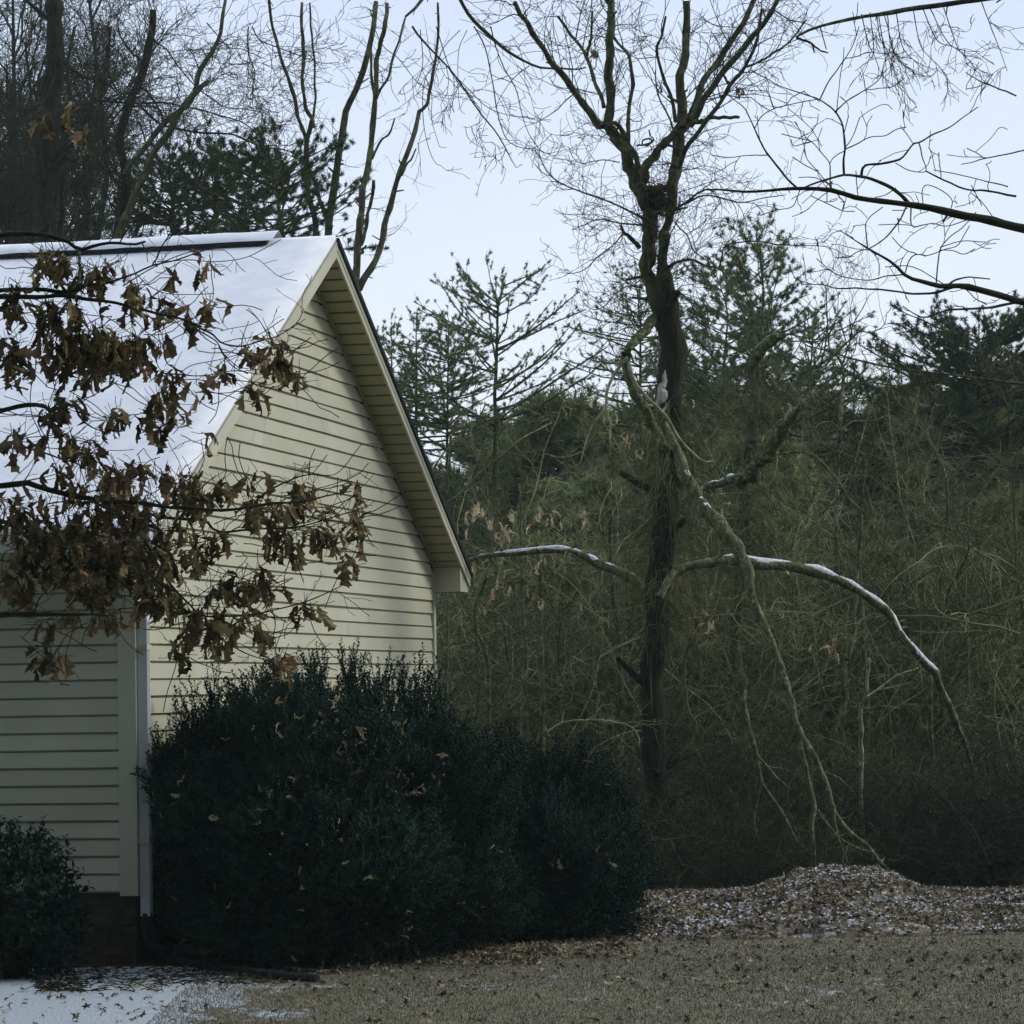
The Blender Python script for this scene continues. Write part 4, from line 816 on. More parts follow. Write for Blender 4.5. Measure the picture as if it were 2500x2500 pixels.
mb = MB(); hang = [trace('C', p, dt - .3, dt - .9, 7, 3) for p in ('1290,-140 1310,10 1350,80 1380,160 1400,240 1450,300', '1200,-130 1240,30 1280,120 1300,190 1290,250', '1500,-160 1540,40 1600,120 1660,180 1722,275', '1560,-160 1640,20 1740,60 1820,130 1862,190', '1600,-170 1700,30 1800,80 1890,85', '1350,-140 1370,40 1420,140 1500,200 1530,260', '1300,-140 1330,60 1345,180 1338,275', '1400,-150 1440,60 1520,150 1600,235', '1250,-140 1270,90 1200,170 1165,200', '1680,-170 1760,60 1840,150 1860,195', '1900,-200 2000,60 2050,200', '1330,-140 1380,60 1390,200 1440,270')]
for l in hang: tubes(mb, l[0][None], l[1][None], 5, True)
P, R = restack(hang); twigset(mb, P, R, 9, .15, .5, .7, .003, .12, .25, 0, (3, .3, .5), rs=.002); mb.build('twigs', M['twig'], to2)

# ---------------- bare trees crowding the upper left
DL = 40
def ltree(label, stems, d, limbs_=(), tw=(7, .4, 1.6), mat='bark_dark', l3=(2, .3, .4)):
    q = [trace(s_[0], s_[1], d, d + rng.uniform(-.4, .4), 1, 1, wm=s_[2], K=26) for s_ in stems]
    th = thing('bare_tree', (q[0][0][0][0], d, 0), label, 'tree'); skin('trunk', [down(*q[0]), q[0]], M[mat], th, 10)
    ql = [trace(s_[0], s_[1], d, d + rng.uniform(-1.5, 1.5), s_[2], s_[3], K=26) for s_ in limbs_]
    for s_ in q[1:]: skin('limb', [s_], M[mat], th, 8)
    for s_ in ql: skin('limb', [s_], M[mat], th, 6)
    mb = MB(); P, R = restack(q + ql); twigset(mb, P, R, tw[0], tw[1], tw[2], .85, .007, 0, .25, .1, (5, .3, .5), l3, rs=.003); mb.build('twigs', M['twig_dark'], th)
    return th
ltree('massive dark trunk at the far upper left, thick with twigs', [('A', '40,1300 40,1000 45,800 60,500 85,300 105,100 110,-80 112,-200', [110, 105, 100, 110, 125, 110, 100, 95])], DL,
      [('A', '120,120 180,170 280,240 380,250 470,330', 24, 10), ('A', '100,250 60,350 -20,420 -120,440', 24, 12), ('A', '60,520 160,480 240,400 330,370', 16, 8), ('A', '50,800 120,700 210,620 260,560', 16, 6), ('A', '45,900 -40,800 -120,740', 16, 8)], (10, .4, 1.7))
ltree('dark trunk running up to the top edge, left of the crossing limbs', [('A', '450,1230 455,1180 480,1050 510,880 500,750 490,600 512,470 545,350 600,260 640,130 662,0 680,-160', [66, 62, 58, 55, 52, 50, 50, 52, 52, 50, 46, 42])], DL + 1,
      [('A', '330,362 420,376 580,386 740,382 830,402 950,425 1080,460 1200,500 1280,560 1400,640', 15, 6), ('A', '600,400 660,460 730,512 860,540 970,556 1120,568 1200,590 1310,640 1450,660 1540,690', 19, 6), ('A', '590,272 650,330 720,430 735,495', 15, 10), ('A', '600,500 640,640 660,780 692,920', 12, 5), ('A', '640,150 560,100 500,20 470,-60', 14, 8), ('A', '500,620 420,560 380,460 330,400', 16, 6), ('A', '505,860 400,780 330,660 300,600', 15, 6)], (8, .4, 1.5))
ltree('forked bare tree with crossing limbs over the left half of the roof', [('A', '465,1230 480,1140 530,1020 570,900 620,800 660,700 730,610 780,530 840,430 910,340 960,290 1005,256', [52, 50, 46, 42, 38, 36, 36, 36, 36, 36, 30, 20]), ('A', '505,800 540,740 610,660 700,560 800,450 880,390 925,310 940,210 1010,100 1055,10 1080,-100 1100,-220', [38, 36, 34, 34, 32, 32, 32, 30, 28, 26, 22, 18])], DL - 1,
      [('A', '660,-60 690,20 760,80 830,180 920,280 1020,360 1100,410 1200,420 1330,440', 12, 5), ('A', '1230,-60 1232,90 1270,200 1257,300 1256,400', 9, 5), ('A', '1055,20 1110,50 1130,120 1070,180 1115,225', 8, 4), ('A', '990,-80 1120,60 1190,70 1330,130', 7, 4), ('A', '1250,-60 1300,20 1400,60 1530,110 1650,150 1760,150', 9, 4), ('A', '1100,150 1170,160 1300,150 1400,200', 6, 3), ('A', '960,425 1000,520', 8, 5)], (6, .4, 1.4), 'bark')
ltree('thin curving bare tree rising from behind the snowy ridge', [('A', '875,1160 890,980 930,900 962,780 940,730 890,670 895,610 870,560 850,480', [22, 18, 16, 14, 13, 12, 10, 8, 6])], DL - 2, (), (6, .3, 1.0))
ltree('upright thin bare tree at the left, second from the corner', [('A', '150,1230 140,1000 160,780 150,600 200,420 180,200 220,-60', [40, 36, 34, 30, 26, 22, 18])], DL + 3,
      [('A', '430,-60 412,180 460,300 520,345', 15, 10), ('A', '150,700 250,560 300,430 340,300', 18, 8), ('A', '150,900 260,820 330,740', 15, 6)], (9, .4, 1.7))
ltree('slim bare tree far left filling the gap above the roof with twigs', [('A', '280,1230 300,1000 270,820 310,640 300,460 350,250 340,60 360,-80', [36, 32, 30, 28, 24, 20, 16, 12])], DL + 5,
      [('A', '300,880 380,760 420,680 440,600', 15, 6), ('A', '300,980 200,860 150,800', 15, 6)], (9, .4, 1.7))
# background mass of twigs beyond the left trees: one template of bare crown, several trees
def bare_template(h=9, seed=1):
    z = np.linspace(0, h, 20); P = np.stack([smooth_noise(20, .15), smooth_noise(20, .15), z], 1); R = np.linspace(.09, .015, 20)
    a, ra = spawn(P[None], R[None], 26, 1.2, 3.6, .75, .03, 10, tmin=.2, up=.25, wig=.14)
    mb = MB(); tubes(mb, a, ra, 4); b_, rb = spawn(a, ra, 7, .5, 1.5, .7, .010, 6, up=.1, wig=.2); tubes(mb, b_, rb, 3); c_, rc = spawn(b_, rb, 6, .2, .7, .7, .006, 5, wig=.25, rs=.003); tubes(mb, c_, rc, 3); d_, rd = spawn(c_, rc, 2, .1, .35, .7, .004, 4, wig=.25, rs=.0028); tubes(mb, d_, rd, 3)
    t = MB(); tubes(t, P[None], R[None], 8, True); return t, mb
def copy_tree(o):
    c = o.copy(); COL.objects.link(c)
    for ch in o.children:
        k = ch.copy(); COL.objects.link(k); k.parent = c
        for g_ in ch.children: k2 = g_.copy(); COL.objects.link(k2); k2.parent = k
    return c
bt = []
for i in range(3):
    t, c_ = bare_template(9 + i, i); r = thing('bare_tree', (0, 0, 0), 'bare twiggy tree among its like, filling the woods behind the roof and brush', 'tree', 'bare trees in the background woods')
    t.build('trunk', M['bark_dark'], r); c_.build('crown', M['twig_dark'], r); bt.append(r)
for i in range(2):
    t, c_ = bare_template(8.5 + i, 20 + i); r = thing('bare_tree', (0, 0, 0), 'pale olive twiggy young tree standing in the brush before the evergreens', 'tree', 'pale twiggy young trees in the brush')
    t.build('trunk', M['bark_grey'], r); c_.build('crown', M['brush_top'], r); bt.append(r)
spots = [(-7.8, 46, 1.25), (-6.9, 48, 1.2), (-7.0, 45, 1.05), (-8.0, 52, 1.35), (-9.0, 50, 1.3), (-6.4, 50, .95), (-7.2, 43, 1.15), (-6.6, 43.5, 1.0), (-8, 47, 1.2), (-8.9, 57, 1.5), (-9.6, 60, 1.6), (-8.3, 61, 1.5), (-10.2, 62, 1.6), (-7.3, 46, 1.15), (-7.6, 56, 1.0),
         (6.3, 43, .62), (8.3, 44, .66), (1.3, 42, .48), (3.0, 45, .6), (9.9, 43, .6), (.2, 43, .46), (4.8, 44, .62), (7.4, 40, .50), (5.6, 41, .5)]
spots += [(-.2, 39.5, .45), (1.9, 40, .50), (3.9, 40.5, .55), (5.2, 38.5, .50), (2.7, 38, .44), (6.9, 42, .60), (8.6, 41, .6), (.9, 38, .40)]; nleft = sum(1 for q in spots if q[0] < -5)
for i, (x, y, s_) in enumerate(spots):
    o = (bt[i] if i < 3 else bt[3] if i == nleft else bt[4] if i == nleft + 1 else copy_tree(bt[i % 3] if i < nleft else bt[3 + i % 2])); o.location = (x, y, 0); o.rotation_euler = (0, 0, rng.uniform(0, 6.28)); o.scale = (s_ * 1.1, s_ * 1.1, s_)

# ---------------- conifers
def tuft_template(n, L, spread, wdt, seed=0):
    r_ = np.random.default_rng(seed); V = []; T = []
    for i in range(n):
        d = np.array([0, 0, 1.]) + r_.normal(0, spread, 3); d /= np.linalg.norm(d); p = np.cross(d, r_.normal(0, 1, 3)); p /= np.linalg.norm(p); l = L * r_.uniform(.6, 1.1); b0 = np.array([0, 0, r_.uniform(-.4, .3) * L])
        V += [b0 - p * wdt, b0 + p * wdt, b0 + d * l]; T.append([3 * i, 3 * i + 1, 3 * i + 2])
    return np.array(V), np.array(T)
TUFT_C = tuft_template(90, .070, 1.4, .0050, 5); TUFT = tuft_template(40, .052, 1.0, .0042, 1); TUFT_B = tuft_template(52, .075, 1.0, .0048, 2); SPRAY = tuft_template(16, .20, .38, .011, 3)
def conifer(name, label, trunkP, trunkR, d, nb, bl, tuft, mat, dens, bang=1.25, up=.1, group=None, prof=None, sub=(6, .25, .6), barkm='bark', sc=(.7, 1.2), tmin=.15, droop=0, flat=False):
    th = thing(name, (trunkP[0][0], trunkP[0][1], 0), label, 'tree', group)
    skin('trunk', [(trunkP, trunkR)], M[barkm], th, 8)
    K0 = len(trunkP); m = nb; t = rng.uniform(tmin, .985, m) ** .9; f = t * (K0 - 1); i0 = np.minimum(f.astype(int), K0 - 2); fr_ = (f - i0)[:, None]
    p = trunkP[i0] * (1 - fr_) + trunkP[i0 + 1] * fr_; az = rng.uniform(0, 2 * math.pi, m); el = up + (t - .5) * .5 + rng.normal(0, .15, m)
    dd = np.stack([np.cos(az) * np.cos(el), np.sin(az) * np.cos(el), np.sin(el)], 1)
    pf = (1 - t) if prof is None else np.interp(t, np.linspace(0, 1, len(prof)), prof); L = bl * pf * rng.uniform(.65, 1.15, m) + .12
    A = np.zeros((m, 7, 3)); A[:, 0] = p
    for k in range(1, 7): A[:, k] = A[:, k - 1] + dd * (L / 6)[:, None]; dd = nrm(dd + rng.normal(0, .09, (m, 3)) + np.array([0, 0, .06 - droop]))
    RA = np.linspace(1, .35, 7)[None] * np.clip(L * .012, .005, .03)[:, None]
    mb = MB(); tubes(mb, A, RA, 4)
    Bp, Rb = spawn(A, RA, np.maximum((L * sub[0]).astype(int), 1), sub[1], sub[2], .8, .006, 5, tmin=.2, wig=.15, up=.12); tubes(mb, Bp, Rb, 3)
    mb.build('branches', M['twig'], th)
    allp = []; alld = []
    for Q, n in ((A, dens[0]), (Bp, dens[1])):
        ll = plen(Q); cnt = np.maximum((ll * n).astype(int), 1); idx = np.repeat(np.arange(len(Q)), cnt); t = rng.uniform(.25 if Q is A else .15, 1, len(idx)); f = t * (Q.shape[1] - 1); i0 = np.minimum(f.astype(int), Q.shape[1] - 2); fr_ = (f - i0)[:, None]
        allp.append(Q[idx, i0] * (1 - fr_) + Q[idx, i0 + 1] * fr_); alld.append(nrm(Q[idx, i0 + 1] - Q[idx, i0]) + rng.normal(0, .35, (len(idx), 3)) + np.array([0, 0, .25]))
    pp = np.concatenate(allp); dq = np.concatenate(alld); mb = MB(); place(mb, tuft[0], None, tuft[1], pp, frame_to(dq), rng.uniform(sc[0], sc[1], len(pp))); mb.build('needles', M[mat], th)
    return th
def trunkline(c, pts, d, w0, w1, K=24):
    P, R = trace(c, pts, d, d, w0, w1, K=K, wob=.1, knots=.02); q, r = down(P, R)
    return np.concatenate([q[:1], P]), np.concatenate([r[:1], R])
def pine(label, c, pts, d, w0, nb, bl, mat='pine_far', tuft=TUFT, dens=(9, 12), **k):
    P, R = trunkline(c, pts, d, w0, 4); return conifer('pine_tree', label, P, R, d, nb, bl, tuft, mat, dens, **k)
# skyline pines right of the roof
pine('slim spire-topped pine nearest the roof edge on the skyline', 'B', '400,2900 400,2300 402,1950 400,1800 405,1620', 46, 22, 60, 1.5, tmin=.35, prof=[1, 1, .8, .62, .3, .06], dens=(8, 11), sub=(5, .15, .4))
pine('tall open pine with a bent leader, above the house end of the woods', 'B', '870,2900 868,2300 872,1950 880,1750 885,1560 905,1500 928,1435', 45, 26, 46, 2.0, tmin=.35, prof=[1, .95, .9, .8, .55, .25], dens=(7, 11), up=.3, sub=(5, .15, .5))
pine('short pine between the spire pine and the open pine', 'B', '585,2900 585,2300 588,2000 592,1720', 44, 20, 75, 1.5, tmin=.35, prof=[1, 1, .8, .5, .1])
pine('small pine peeping over the roof edge', 'B', '250,2900 252,2300 256,1950 258,1770', 47, 20, 60, 1.3, tmin=.35, prof=[1, 1, .7, .2])
pine('dense pine directly behind the maple, with a narrow top', 'C', '600,2900 602,2300 608,1800 625,1500 610,1300 585,1150', 44, 26, 78, 2.1, 'pine_far', tmin=.3, prof=[1, .95, .85, .6, .35, .18], dens=(6, 8), up=.35, tuft=TUFT_B)
pine('bushy pine filling the gap left of the narrow-topped pine', 'C', '400,2900 398,2300 402,1900 420,1600 360,1400', 46, 24, 85, 1.7, 'pine_far', tmin=.3, prof=[1, 1, .8, .5, .3], tuft=TUFT_B)
pine('faint pine showing left of the maple trunk', 'B', '1720,2900 1722,2300 1722,1900 1720,1640 1690,1400', 48, 22, 90, 2.0, tmin=.35, prof=[1, .9, .7, .5, .2], dens=(3, 5))
pine('low pine to the right of the narrow-topped pine', 'C', '900,2900 900,2300 910,1900 915,1680', 46, 20, 90, 1.7, tmin=.3, prof=[1, 1, .8, .4], dens=(5, 8))
pine('pine at the right picture edge above the dark thicket', 'C', '1880,2900 1880,2300 1880,1950 1885,1740', 43, 30, 150, 2.0, 'pine', tmin=.25, prof=[1, 1, .9, .55], tuft=TUFT_B, dens=(6, 9))
# dark pines behind the roof
pine('stout-trunked pine behind the roof, near its middle', 'A', '1030,1250 1032,1100 1040,1000 1045,900 1035,760', 40, 60, 60, 1.0, 'pine', tuft=TUFT_C, tmin=.06, prof=[1, 1, 1, 1, .9, .7, .3], dens=(2, 5), up=.2, sub=(4, .2, .5))
pine('round-topped dark pine behind the roof, left of the pruned tree', 'A', '1420,1250 1415,1050 1400,900 1370,720', 39, 40, 60, 1.15, 'pine', tuft=TUFT_C, tmin=.06, prof=[1, 1, 1, 1, 1, .7, .3], dens=(2, 5), up=.25)
pine('thin pine at the left behind the roof and bare trunks', 'A', '800,1250 790,1050 790,900 760,770', 42, 40, 60, 1.3, 'pine', tuft=TUFT_C, tmin=.06, prof=[1, 1, 1, 1, 1, .6, .3], dens=(2, 5))
pine('dark pine low behind the roof, between the two stout ones', 'A', '1210,1250 1215,1050 1230,960 1235,800', 41.5, 36, 45, .95, 'pine', tuft=TUFT_C, tmin=.06, prof=[1, 1, 1, 1, .9, .6, .3], dens=(2, 5), up=.25)
# cedars massed behind the brush
def cedar_proto(h, wdt, mat, seed, tm=.26):
    z = np.linspace(-.1, h, 24); P = np.stack([smooth_noise(24, .06), smooth_noise(24, .06), z], 1)
    return conifer('cedar_tree', 'broad dark cedar, one of the wall of cedars behind the brush', P, np.linspace(.12, .02, 24), 0, 300, wdt, SPRAY, mat, (6, 9), up=.1, group='cedars massed behind the brush', prof=[.8, 1, 1, .92, .8, .62, .4, .12], sub=(5, .3, .8), tmin=tm, sc=(.8, 1.6), droop=.03)
cp = [cedar_proto(6.4, 1.9, 'cedar_dark', 1), cedar_proto(6.0, 2.1, 'cedar', 2)]; co = cedar_proto(6.2, 2.0, 'pine', 3, .02)
cs = [(-1.4, 46, .86, 0), (.6, 47, .98, 0), (2.3, 45, .90, 0), (3.9, 48, 1.0, 1), (5.7, 46, .92, 0), (7.5, 47, 1.0, 0), (9.3, 45, 1.0, 0), (-3.2, 48, .8, 0), (11.2, 47, 1.05, 0),
      (-.4, 52, .98, 0), (1.5, 53, 1.05, 0), (3.2, 54, 1.1, 0), (5.2, 53, 1.05, 0), (7.2, 54, 1.05, 0), (9.4, 53, 1.1, 0), (11.8, 54, 1.2, 0),
      (.1, 41.5, .60, 1), (2.0, 40.5, .56, 0), (3.1, 40, .80, 1), (4.6, 42.5, .62, 0), (6.2, 41, .60, 0), (7.9, 42, .72, 0), (-1.0, 42, .55, 0), (9.2, 40, .86, 0), (1.1, 37.5, .40, 0), (3.4, 38, .45, 0), (5.4, 38.5, .42, 0), (7.1, 38, .44, 0), (.3, 38, .62, 1), (1.9, 36.6, .60, 1), (2.9, 37.2, .66, 1), (-.5, 37.5, .5, 1), (4.3, 36.4, .55, 1), (5.6, 37.4, .52, 1), (.9, 40, .78, 1), (7.4, 36.8, .5, 1), (6.4, 39, .7, 1)]
for i, (x, y, s_, k_) in enumerate(cs):
    first = (k_ == 0 and i == 0) or (k_ == 1 and i == 3); o = cp[k_] if first else copy_tree(cp[k_]); o.location = (x, y, 0); o.rotation_euler = (0, 0, rng.uniform(0, 6.28)); o.scale = (s_, s_, s_ * rng.uniform(.95, 1.05))
    if k_ == 1: tag(o, 'light olive-green young cedar among the bare brush, before the dark cedars', None, 'young light green cedars among the brush')
# unseen cedars added behind and beside the camera to shade the side wall
for i, (x, y, s_) in enumerate([(-7, -6, 1.9), (-11, -3, 2.0), (-3, -9, 1.9), (-15, 3, 2.0), (-13.5, 11, 1.7), (1.5, -12, 1.8), (-9, 2.5, 1.5), (-5, -14, 2.2), (5, -15, 1.9), (-7.4, 12, 1.5), (-10, 15.5, 1.6), (-6.6, 7, 1.6), (-5.2, 1.5, 1.7), (-12, 9, 2), (-2.2, -4, 1.6), (2.5, -4.5, 1.5), (6.5, -5, 1.6), (-8.2, 16.5, 1.4), (10, -10, 1.9), (-7.0, 16.2, 1.15), (-6.9, 13, 1.2), (-5.7, 9.8, 1.1), (-4.9, 6, 1.2), (0, -6, 1.7), (4, -7, 1.8), (-5, -5, 1.7), (8, -8, 1.8), (13, -9, 1.9), (17, -5, 1.8), (21, -1, 1.8), (11, -4.5, 1.6), (25, 3, 1.8), (16, -12, 2), (-2, -8, 1.7)]):
    o = co if i == 0 else copy_tree(co); o.location = (x, y, 0); o.rotation_euler = (0, 0, i); o.scale = (s_ * 1.15, s_ * 1.15, s_ * (2.5 if y < 4 else 1.7)); o['group'] = 'cedars added out of view for shade'; o['label'] = 'tall cedar added out of view near the viewer to shade the side wall'

# ---------------- tangled brush (stuff, scattered by one geometry-nodes modifier)
tcol = bpy.data.collections.new('brush_pieces')
def brush_piece(seed, mat, leaf=False, n=70, h=(.8, 2.4)):
    m = n; p = np.zeros((m, 9, 3)); p[:, 0, :2] = rng.normal(0, .5, (m, 2)); az = rng.uniform(0, 6.28, m); el = rng.uniform(.5, 1.5, m)
    dd = np.stack([np.cos(az) * np.cos(el), np.sin(az) * np.cos(el), np.sin(el)], 1); L = rng.uniform(*h, m)
    for k in range(1, 9): p[:, k] = p[:, k - 1] + dd * (L / 8)[:, None]; dd = nrm(dd + rng.normal(0, .16, (m, 3)) + np.array([0, 0, -.11]))
    R = np.linspace(1, .35, 9)[None] * rng.uniform(.003, .013, (m, 1)); mb = MB(); tubes(mb, p, R, 4)
    a, ra = spawn(p, R, 6, .25, .9, .9, .004, 6, wig=.25, droop=.04, rs=.0022); tubes(mb, a, ra, 3); b_, rb = spawn(a, ra, 3, .1, .4, .8, .003, 4, wig=.3, rs=.002); tubes(mb, b_, rb, 3)
    if leaf:
        q = b_[:, rng.integers(1, 4)]; sel = rng.uniform(0, 1, len(q)) < .6; q = q[sel] + rng.normal(0, .03, (sel.sum(), 3)); tv = np.array([[0, 0, 0], [.3, .25, .02], [0, 1, 0], [-.3, .25, .04]]); place(mb, tv, [[0, 1, 2, 3]], None, q, rand_rot(len(q)), rng.uniform(.02, .045, len(q)))
    o = mb.build('brush_piece', mat); COL.objects.unlink(o); tcol.objects.link(o); return o
brush_piece(1, M['brush']); brush_piece(2, M['brush'], True); brush_piece(3, M['twig_pale'], n=40)
M['brushlow'] = noise_mat('brush_brown', (.026, .026, .018), (.085, .080, .055), 1.2, isl=.35)
brush_piece(4, M['brushlow'], True, n=80, h=(.5, 1.5))
def arcs_piece(seed, mat):
    m = 12; p = np.zeros((m, 14, 3)); p[:, 0, :2] = rng.normal(0, .8, (m, 2)); az = rng.uniform(0, 6.28, m); el = rng.uniform(.5, 1.5, m)
    dd = np.stack([np.cos(az) * np.cos(el), np.sin(az) * np.cos(el), np.sin(el)], 1); L = rng.uniform(1.5, 4.2, m)
    for k in range(1, 14): p[:, k] = p[:, k - 1] + dd * (L / 13)[:, None]; dd = nrm(dd + rng.normal(0, .11, (m, 3)) + np.array([0, 0, -.035]))
    R = np.linspace(1, .3, 14)[None] * rng.uniform(.004, .015, (m, 1)); mb = MB(); tubes(mb, p, R, 6)
    a, ra = spawn(p, R, 10, .25, 1.1, .9, .005, 7, wig=.22, droop=.03, rs=.003); tubes(mb, a, ra, 4); b_, rb = spawn(a, ra, 3, .15, .5, .8, .004, 4, wig=.3, rs=.0025); tubes(mb, b_, rb, 3)
    o = mb.build('branch_piece', mat); COL.objects.unlink(o); tcol2.objects.link(o)
tcol2 = bpy.data.collections.new('branch_pieces'); arcs_piece(1, M['twig_pale']); arcs_piece(2, M['bark_grey']); arcs_piece(3, M['brush']); arcs_piece(4, M['twig_pale'])
def scatter(name, label, cat, pts, rot, scl, coll, pick=None, base=None):
    mb_ = bpy.data.meshes.new(name); mb_.vertices.add(len(pts)); mb_.vertices.foreach_set('co', np.asarray(pts, np.float32).ravel())
    for nm, dt_, arr in (('rot', 'FLOAT_VECTOR', rot), ('scl', 'FLOAT', scl), ('pick', 'INT', pick)):
        at = mb_.attributes.new(nm, dt_, 'POINT'); at.data.foreach_set('vector' if dt_ == 'FLOAT_VECTOR' else 'value', np.asarray(arr, np.int32 if dt_ == 'INT' else np.float32).ravel())
    o = bpy.data.objects.new(name, mb_); COL.objects.link(o); tag(o, label, cat, None, 'stuff')
    ng = bpy.data.node_groups.new(name, 'GeometryNodeTree'); ng.interface.new_socket('Geometry', in_out='INPUT', socket_type='NodeSocketGeometry'); ng.interface.new_socket('Geometry', in_out='OUTPUT', socket_type='NodeSocketGeometry')
    N = ng.nodes.new; L = ng.links.new; gi = N('NodeGroupInput'); go = N('NodeGroupOutput'); ip = N('GeometryNodeInstanceOnPoints'); ci = N('GeometryNodeCollectionInfo')
    ci.inputs['Collection'].default_value = coll; ci.inputs['Separate Children'].default_value = True; ci.inputs['Reset Children'].default_value = True; ip.inputs['Pick Instance'].default_value = True
    def na(nm, t): q = N('GeometryNodeInputNamedAttribute'); q.data_type = t; q.inputs['Name'].default_value = nm; return q.outputs['Attribute']
    L(gi.outputs[0], ip.inputs['Points']); L(ci.outputs[0], ip.inputs['Instance']); L(na('pick', 'INT'), ip.inputs['Instance Index']); L(na('rot', 'FLOAT_VECTOR'), ip.inputs['Rotation']); L(na('scl', 'FLOAT'), ip.inputs['Scale']); L(ip.outputs[0], go.inputs[0])
    md = o.modifiers.new('scatter', 'NODES'); md.node_group = ng; return o
n = 36; yy = rng.uniform(33.6, 41, n); xx = (rng.uniform(1000, 2620, n) - 1250) / FPX * yy
zz = rng.uniform(-.2, 1, n) ** 1 * np.interp(yy, [32, 34, 41], [1.4, 2.4, 3.0]) * np.interp((xx / yy * FPX + 1250), [1000, 1500, 2000, 2600], [.95, .95, .9, 1.05])
zz = np.maximum(zz, -.1); pk = rng.integers(0, 3, n)
ok = ~((yy < 32.4) & (xx < C0[0] + (yy - C0[1]) * .2235 + 1.5)); 
pts = np.stack([xx, yy, zz], 1)[ok]; k_ = len(pts)
scatter('brush', 'tangled leafless brush and vines filling the edge of the woods', 'brush', pts, np.stack([rng.normal(0, .5, k_), rng.normal(0, .5, k_), rng.uniform(0, 6.28, k_)], 1), rng.uniform(.55, 1.1, k_), tcol, pk[ok])
n = 74; yy = rng.uniform(32.9, 37.5, n); xx = (rng.uniform(1040, 2620, n) - 1250) / FPX * yy; ok = ~((yy < 32.4) & (xx < 1.0)); xx, yy = xx[ok], yy[ok]; n = len(xx); zz = rng.uniform(-.2, 2.6, n)
scatter('tangled_branches', 'bowed and broken bare stems tangled in front of the dark woods', 'branches', np.stack([xx, yy, zz], 1), np.stack([rng.normal(0, .5, n), rng.normal(0, .5, n), rng.uniform(0, 6.28, n)], 1), rng.uniform(.6, 1.1, n), tcol2, rng.integers(0, 4, n))
n = 50; yy = rng.uniform(28.6, 33, n); xx = (rng.uniform(1480, 2620, n) - 1250) / FPX * yy; zz = rng.uniform(-.1, .75, n) * np.interp(yy, [28.2, 29.5, 32], [.0, .35, .9])
scatter('undergrowth', 'low brown undergrowth with scraps of leaf behind the leaf pile', 'undergrowth', np.stack([xx, yy, zz], 1), np.stack([rng.normal(0, .35, n), rng.normal(0, .35, n), rng.uniform(0, 6.28, n)], 1), rng.uniform(.45, .95, n), tcol, np.where(rng.uniform(0, 1, n) < .75, 3, 1))
# pale leaves still hanging in the brush
mb = MB(); P_ = []
for (cc, x, y, rx, ry, n) in (('E', 700, 1020, 40, 60, 3), ('E', 760, 960, 60, 60, 8), ('E', 830, 1000, 30, 60, 5), ('E', 975, 950, 30, 35, 3), ('E', 1110, 950, 25, 50, 3), ('E', 1200, 1010, 60, 60, 6), ('E', 920, 1070, 80, 60, 8), ('E', 1400, 1020, 60, 60, 5), ('E', 1290, 1140, 60, 60, 4), ('E', 870, 1400, 40, 50, 5), ('E', 950, 1410, 25, 30, 2), ('E', 1070, 1410, 15, 20, 1), ('E', 780, 1530, 30, 25, 2), ('E', 1130, 1490, 40, 30, 3), ('E', 1110, 1250, 60, 40, 6), ('E', 750, 1270, 25, 50, 3), ('E', 1650, 520, 60, 60, 6), ('E', 1720, 620, 30, 50, 4), ('E', 1780, 420, 50, 40, 5), ('F', 170, 300, 50, 70, 7), ('F', 630, 515, 15, 15, 1), ('F', 400, 930, 25, 40, 3), ('F', 1030, 1740, 50, 60, 9), ('F', 955, 1730, 20, 20, 1), ('F', 320, 1590, 40, 40, 8), ('F', 1100, 1340, 20, 30, 2), ('F', 800, 1270, 15, 15, 1), ('F', 950, 1250, 20, 20, 2), ('E', 1010, 1060, 200, 60, 8), ('E', 1560, 390, 20, 20, 2), ('E', 1460, 300, 20, 15, 1), ('E', 690, 430, 20, 15, 1)):
    P_.append(blob(cc, x, y, rx, ry, 31.2, .5, n))
leaves(mb, np.concatenate(P_), .11, .5); tag(mb.build('hanging_leaves', M['oakleaf_pale']), 'scattered pale tan dead leaves hanging in the brush', 'leaves', None, 'stuff')

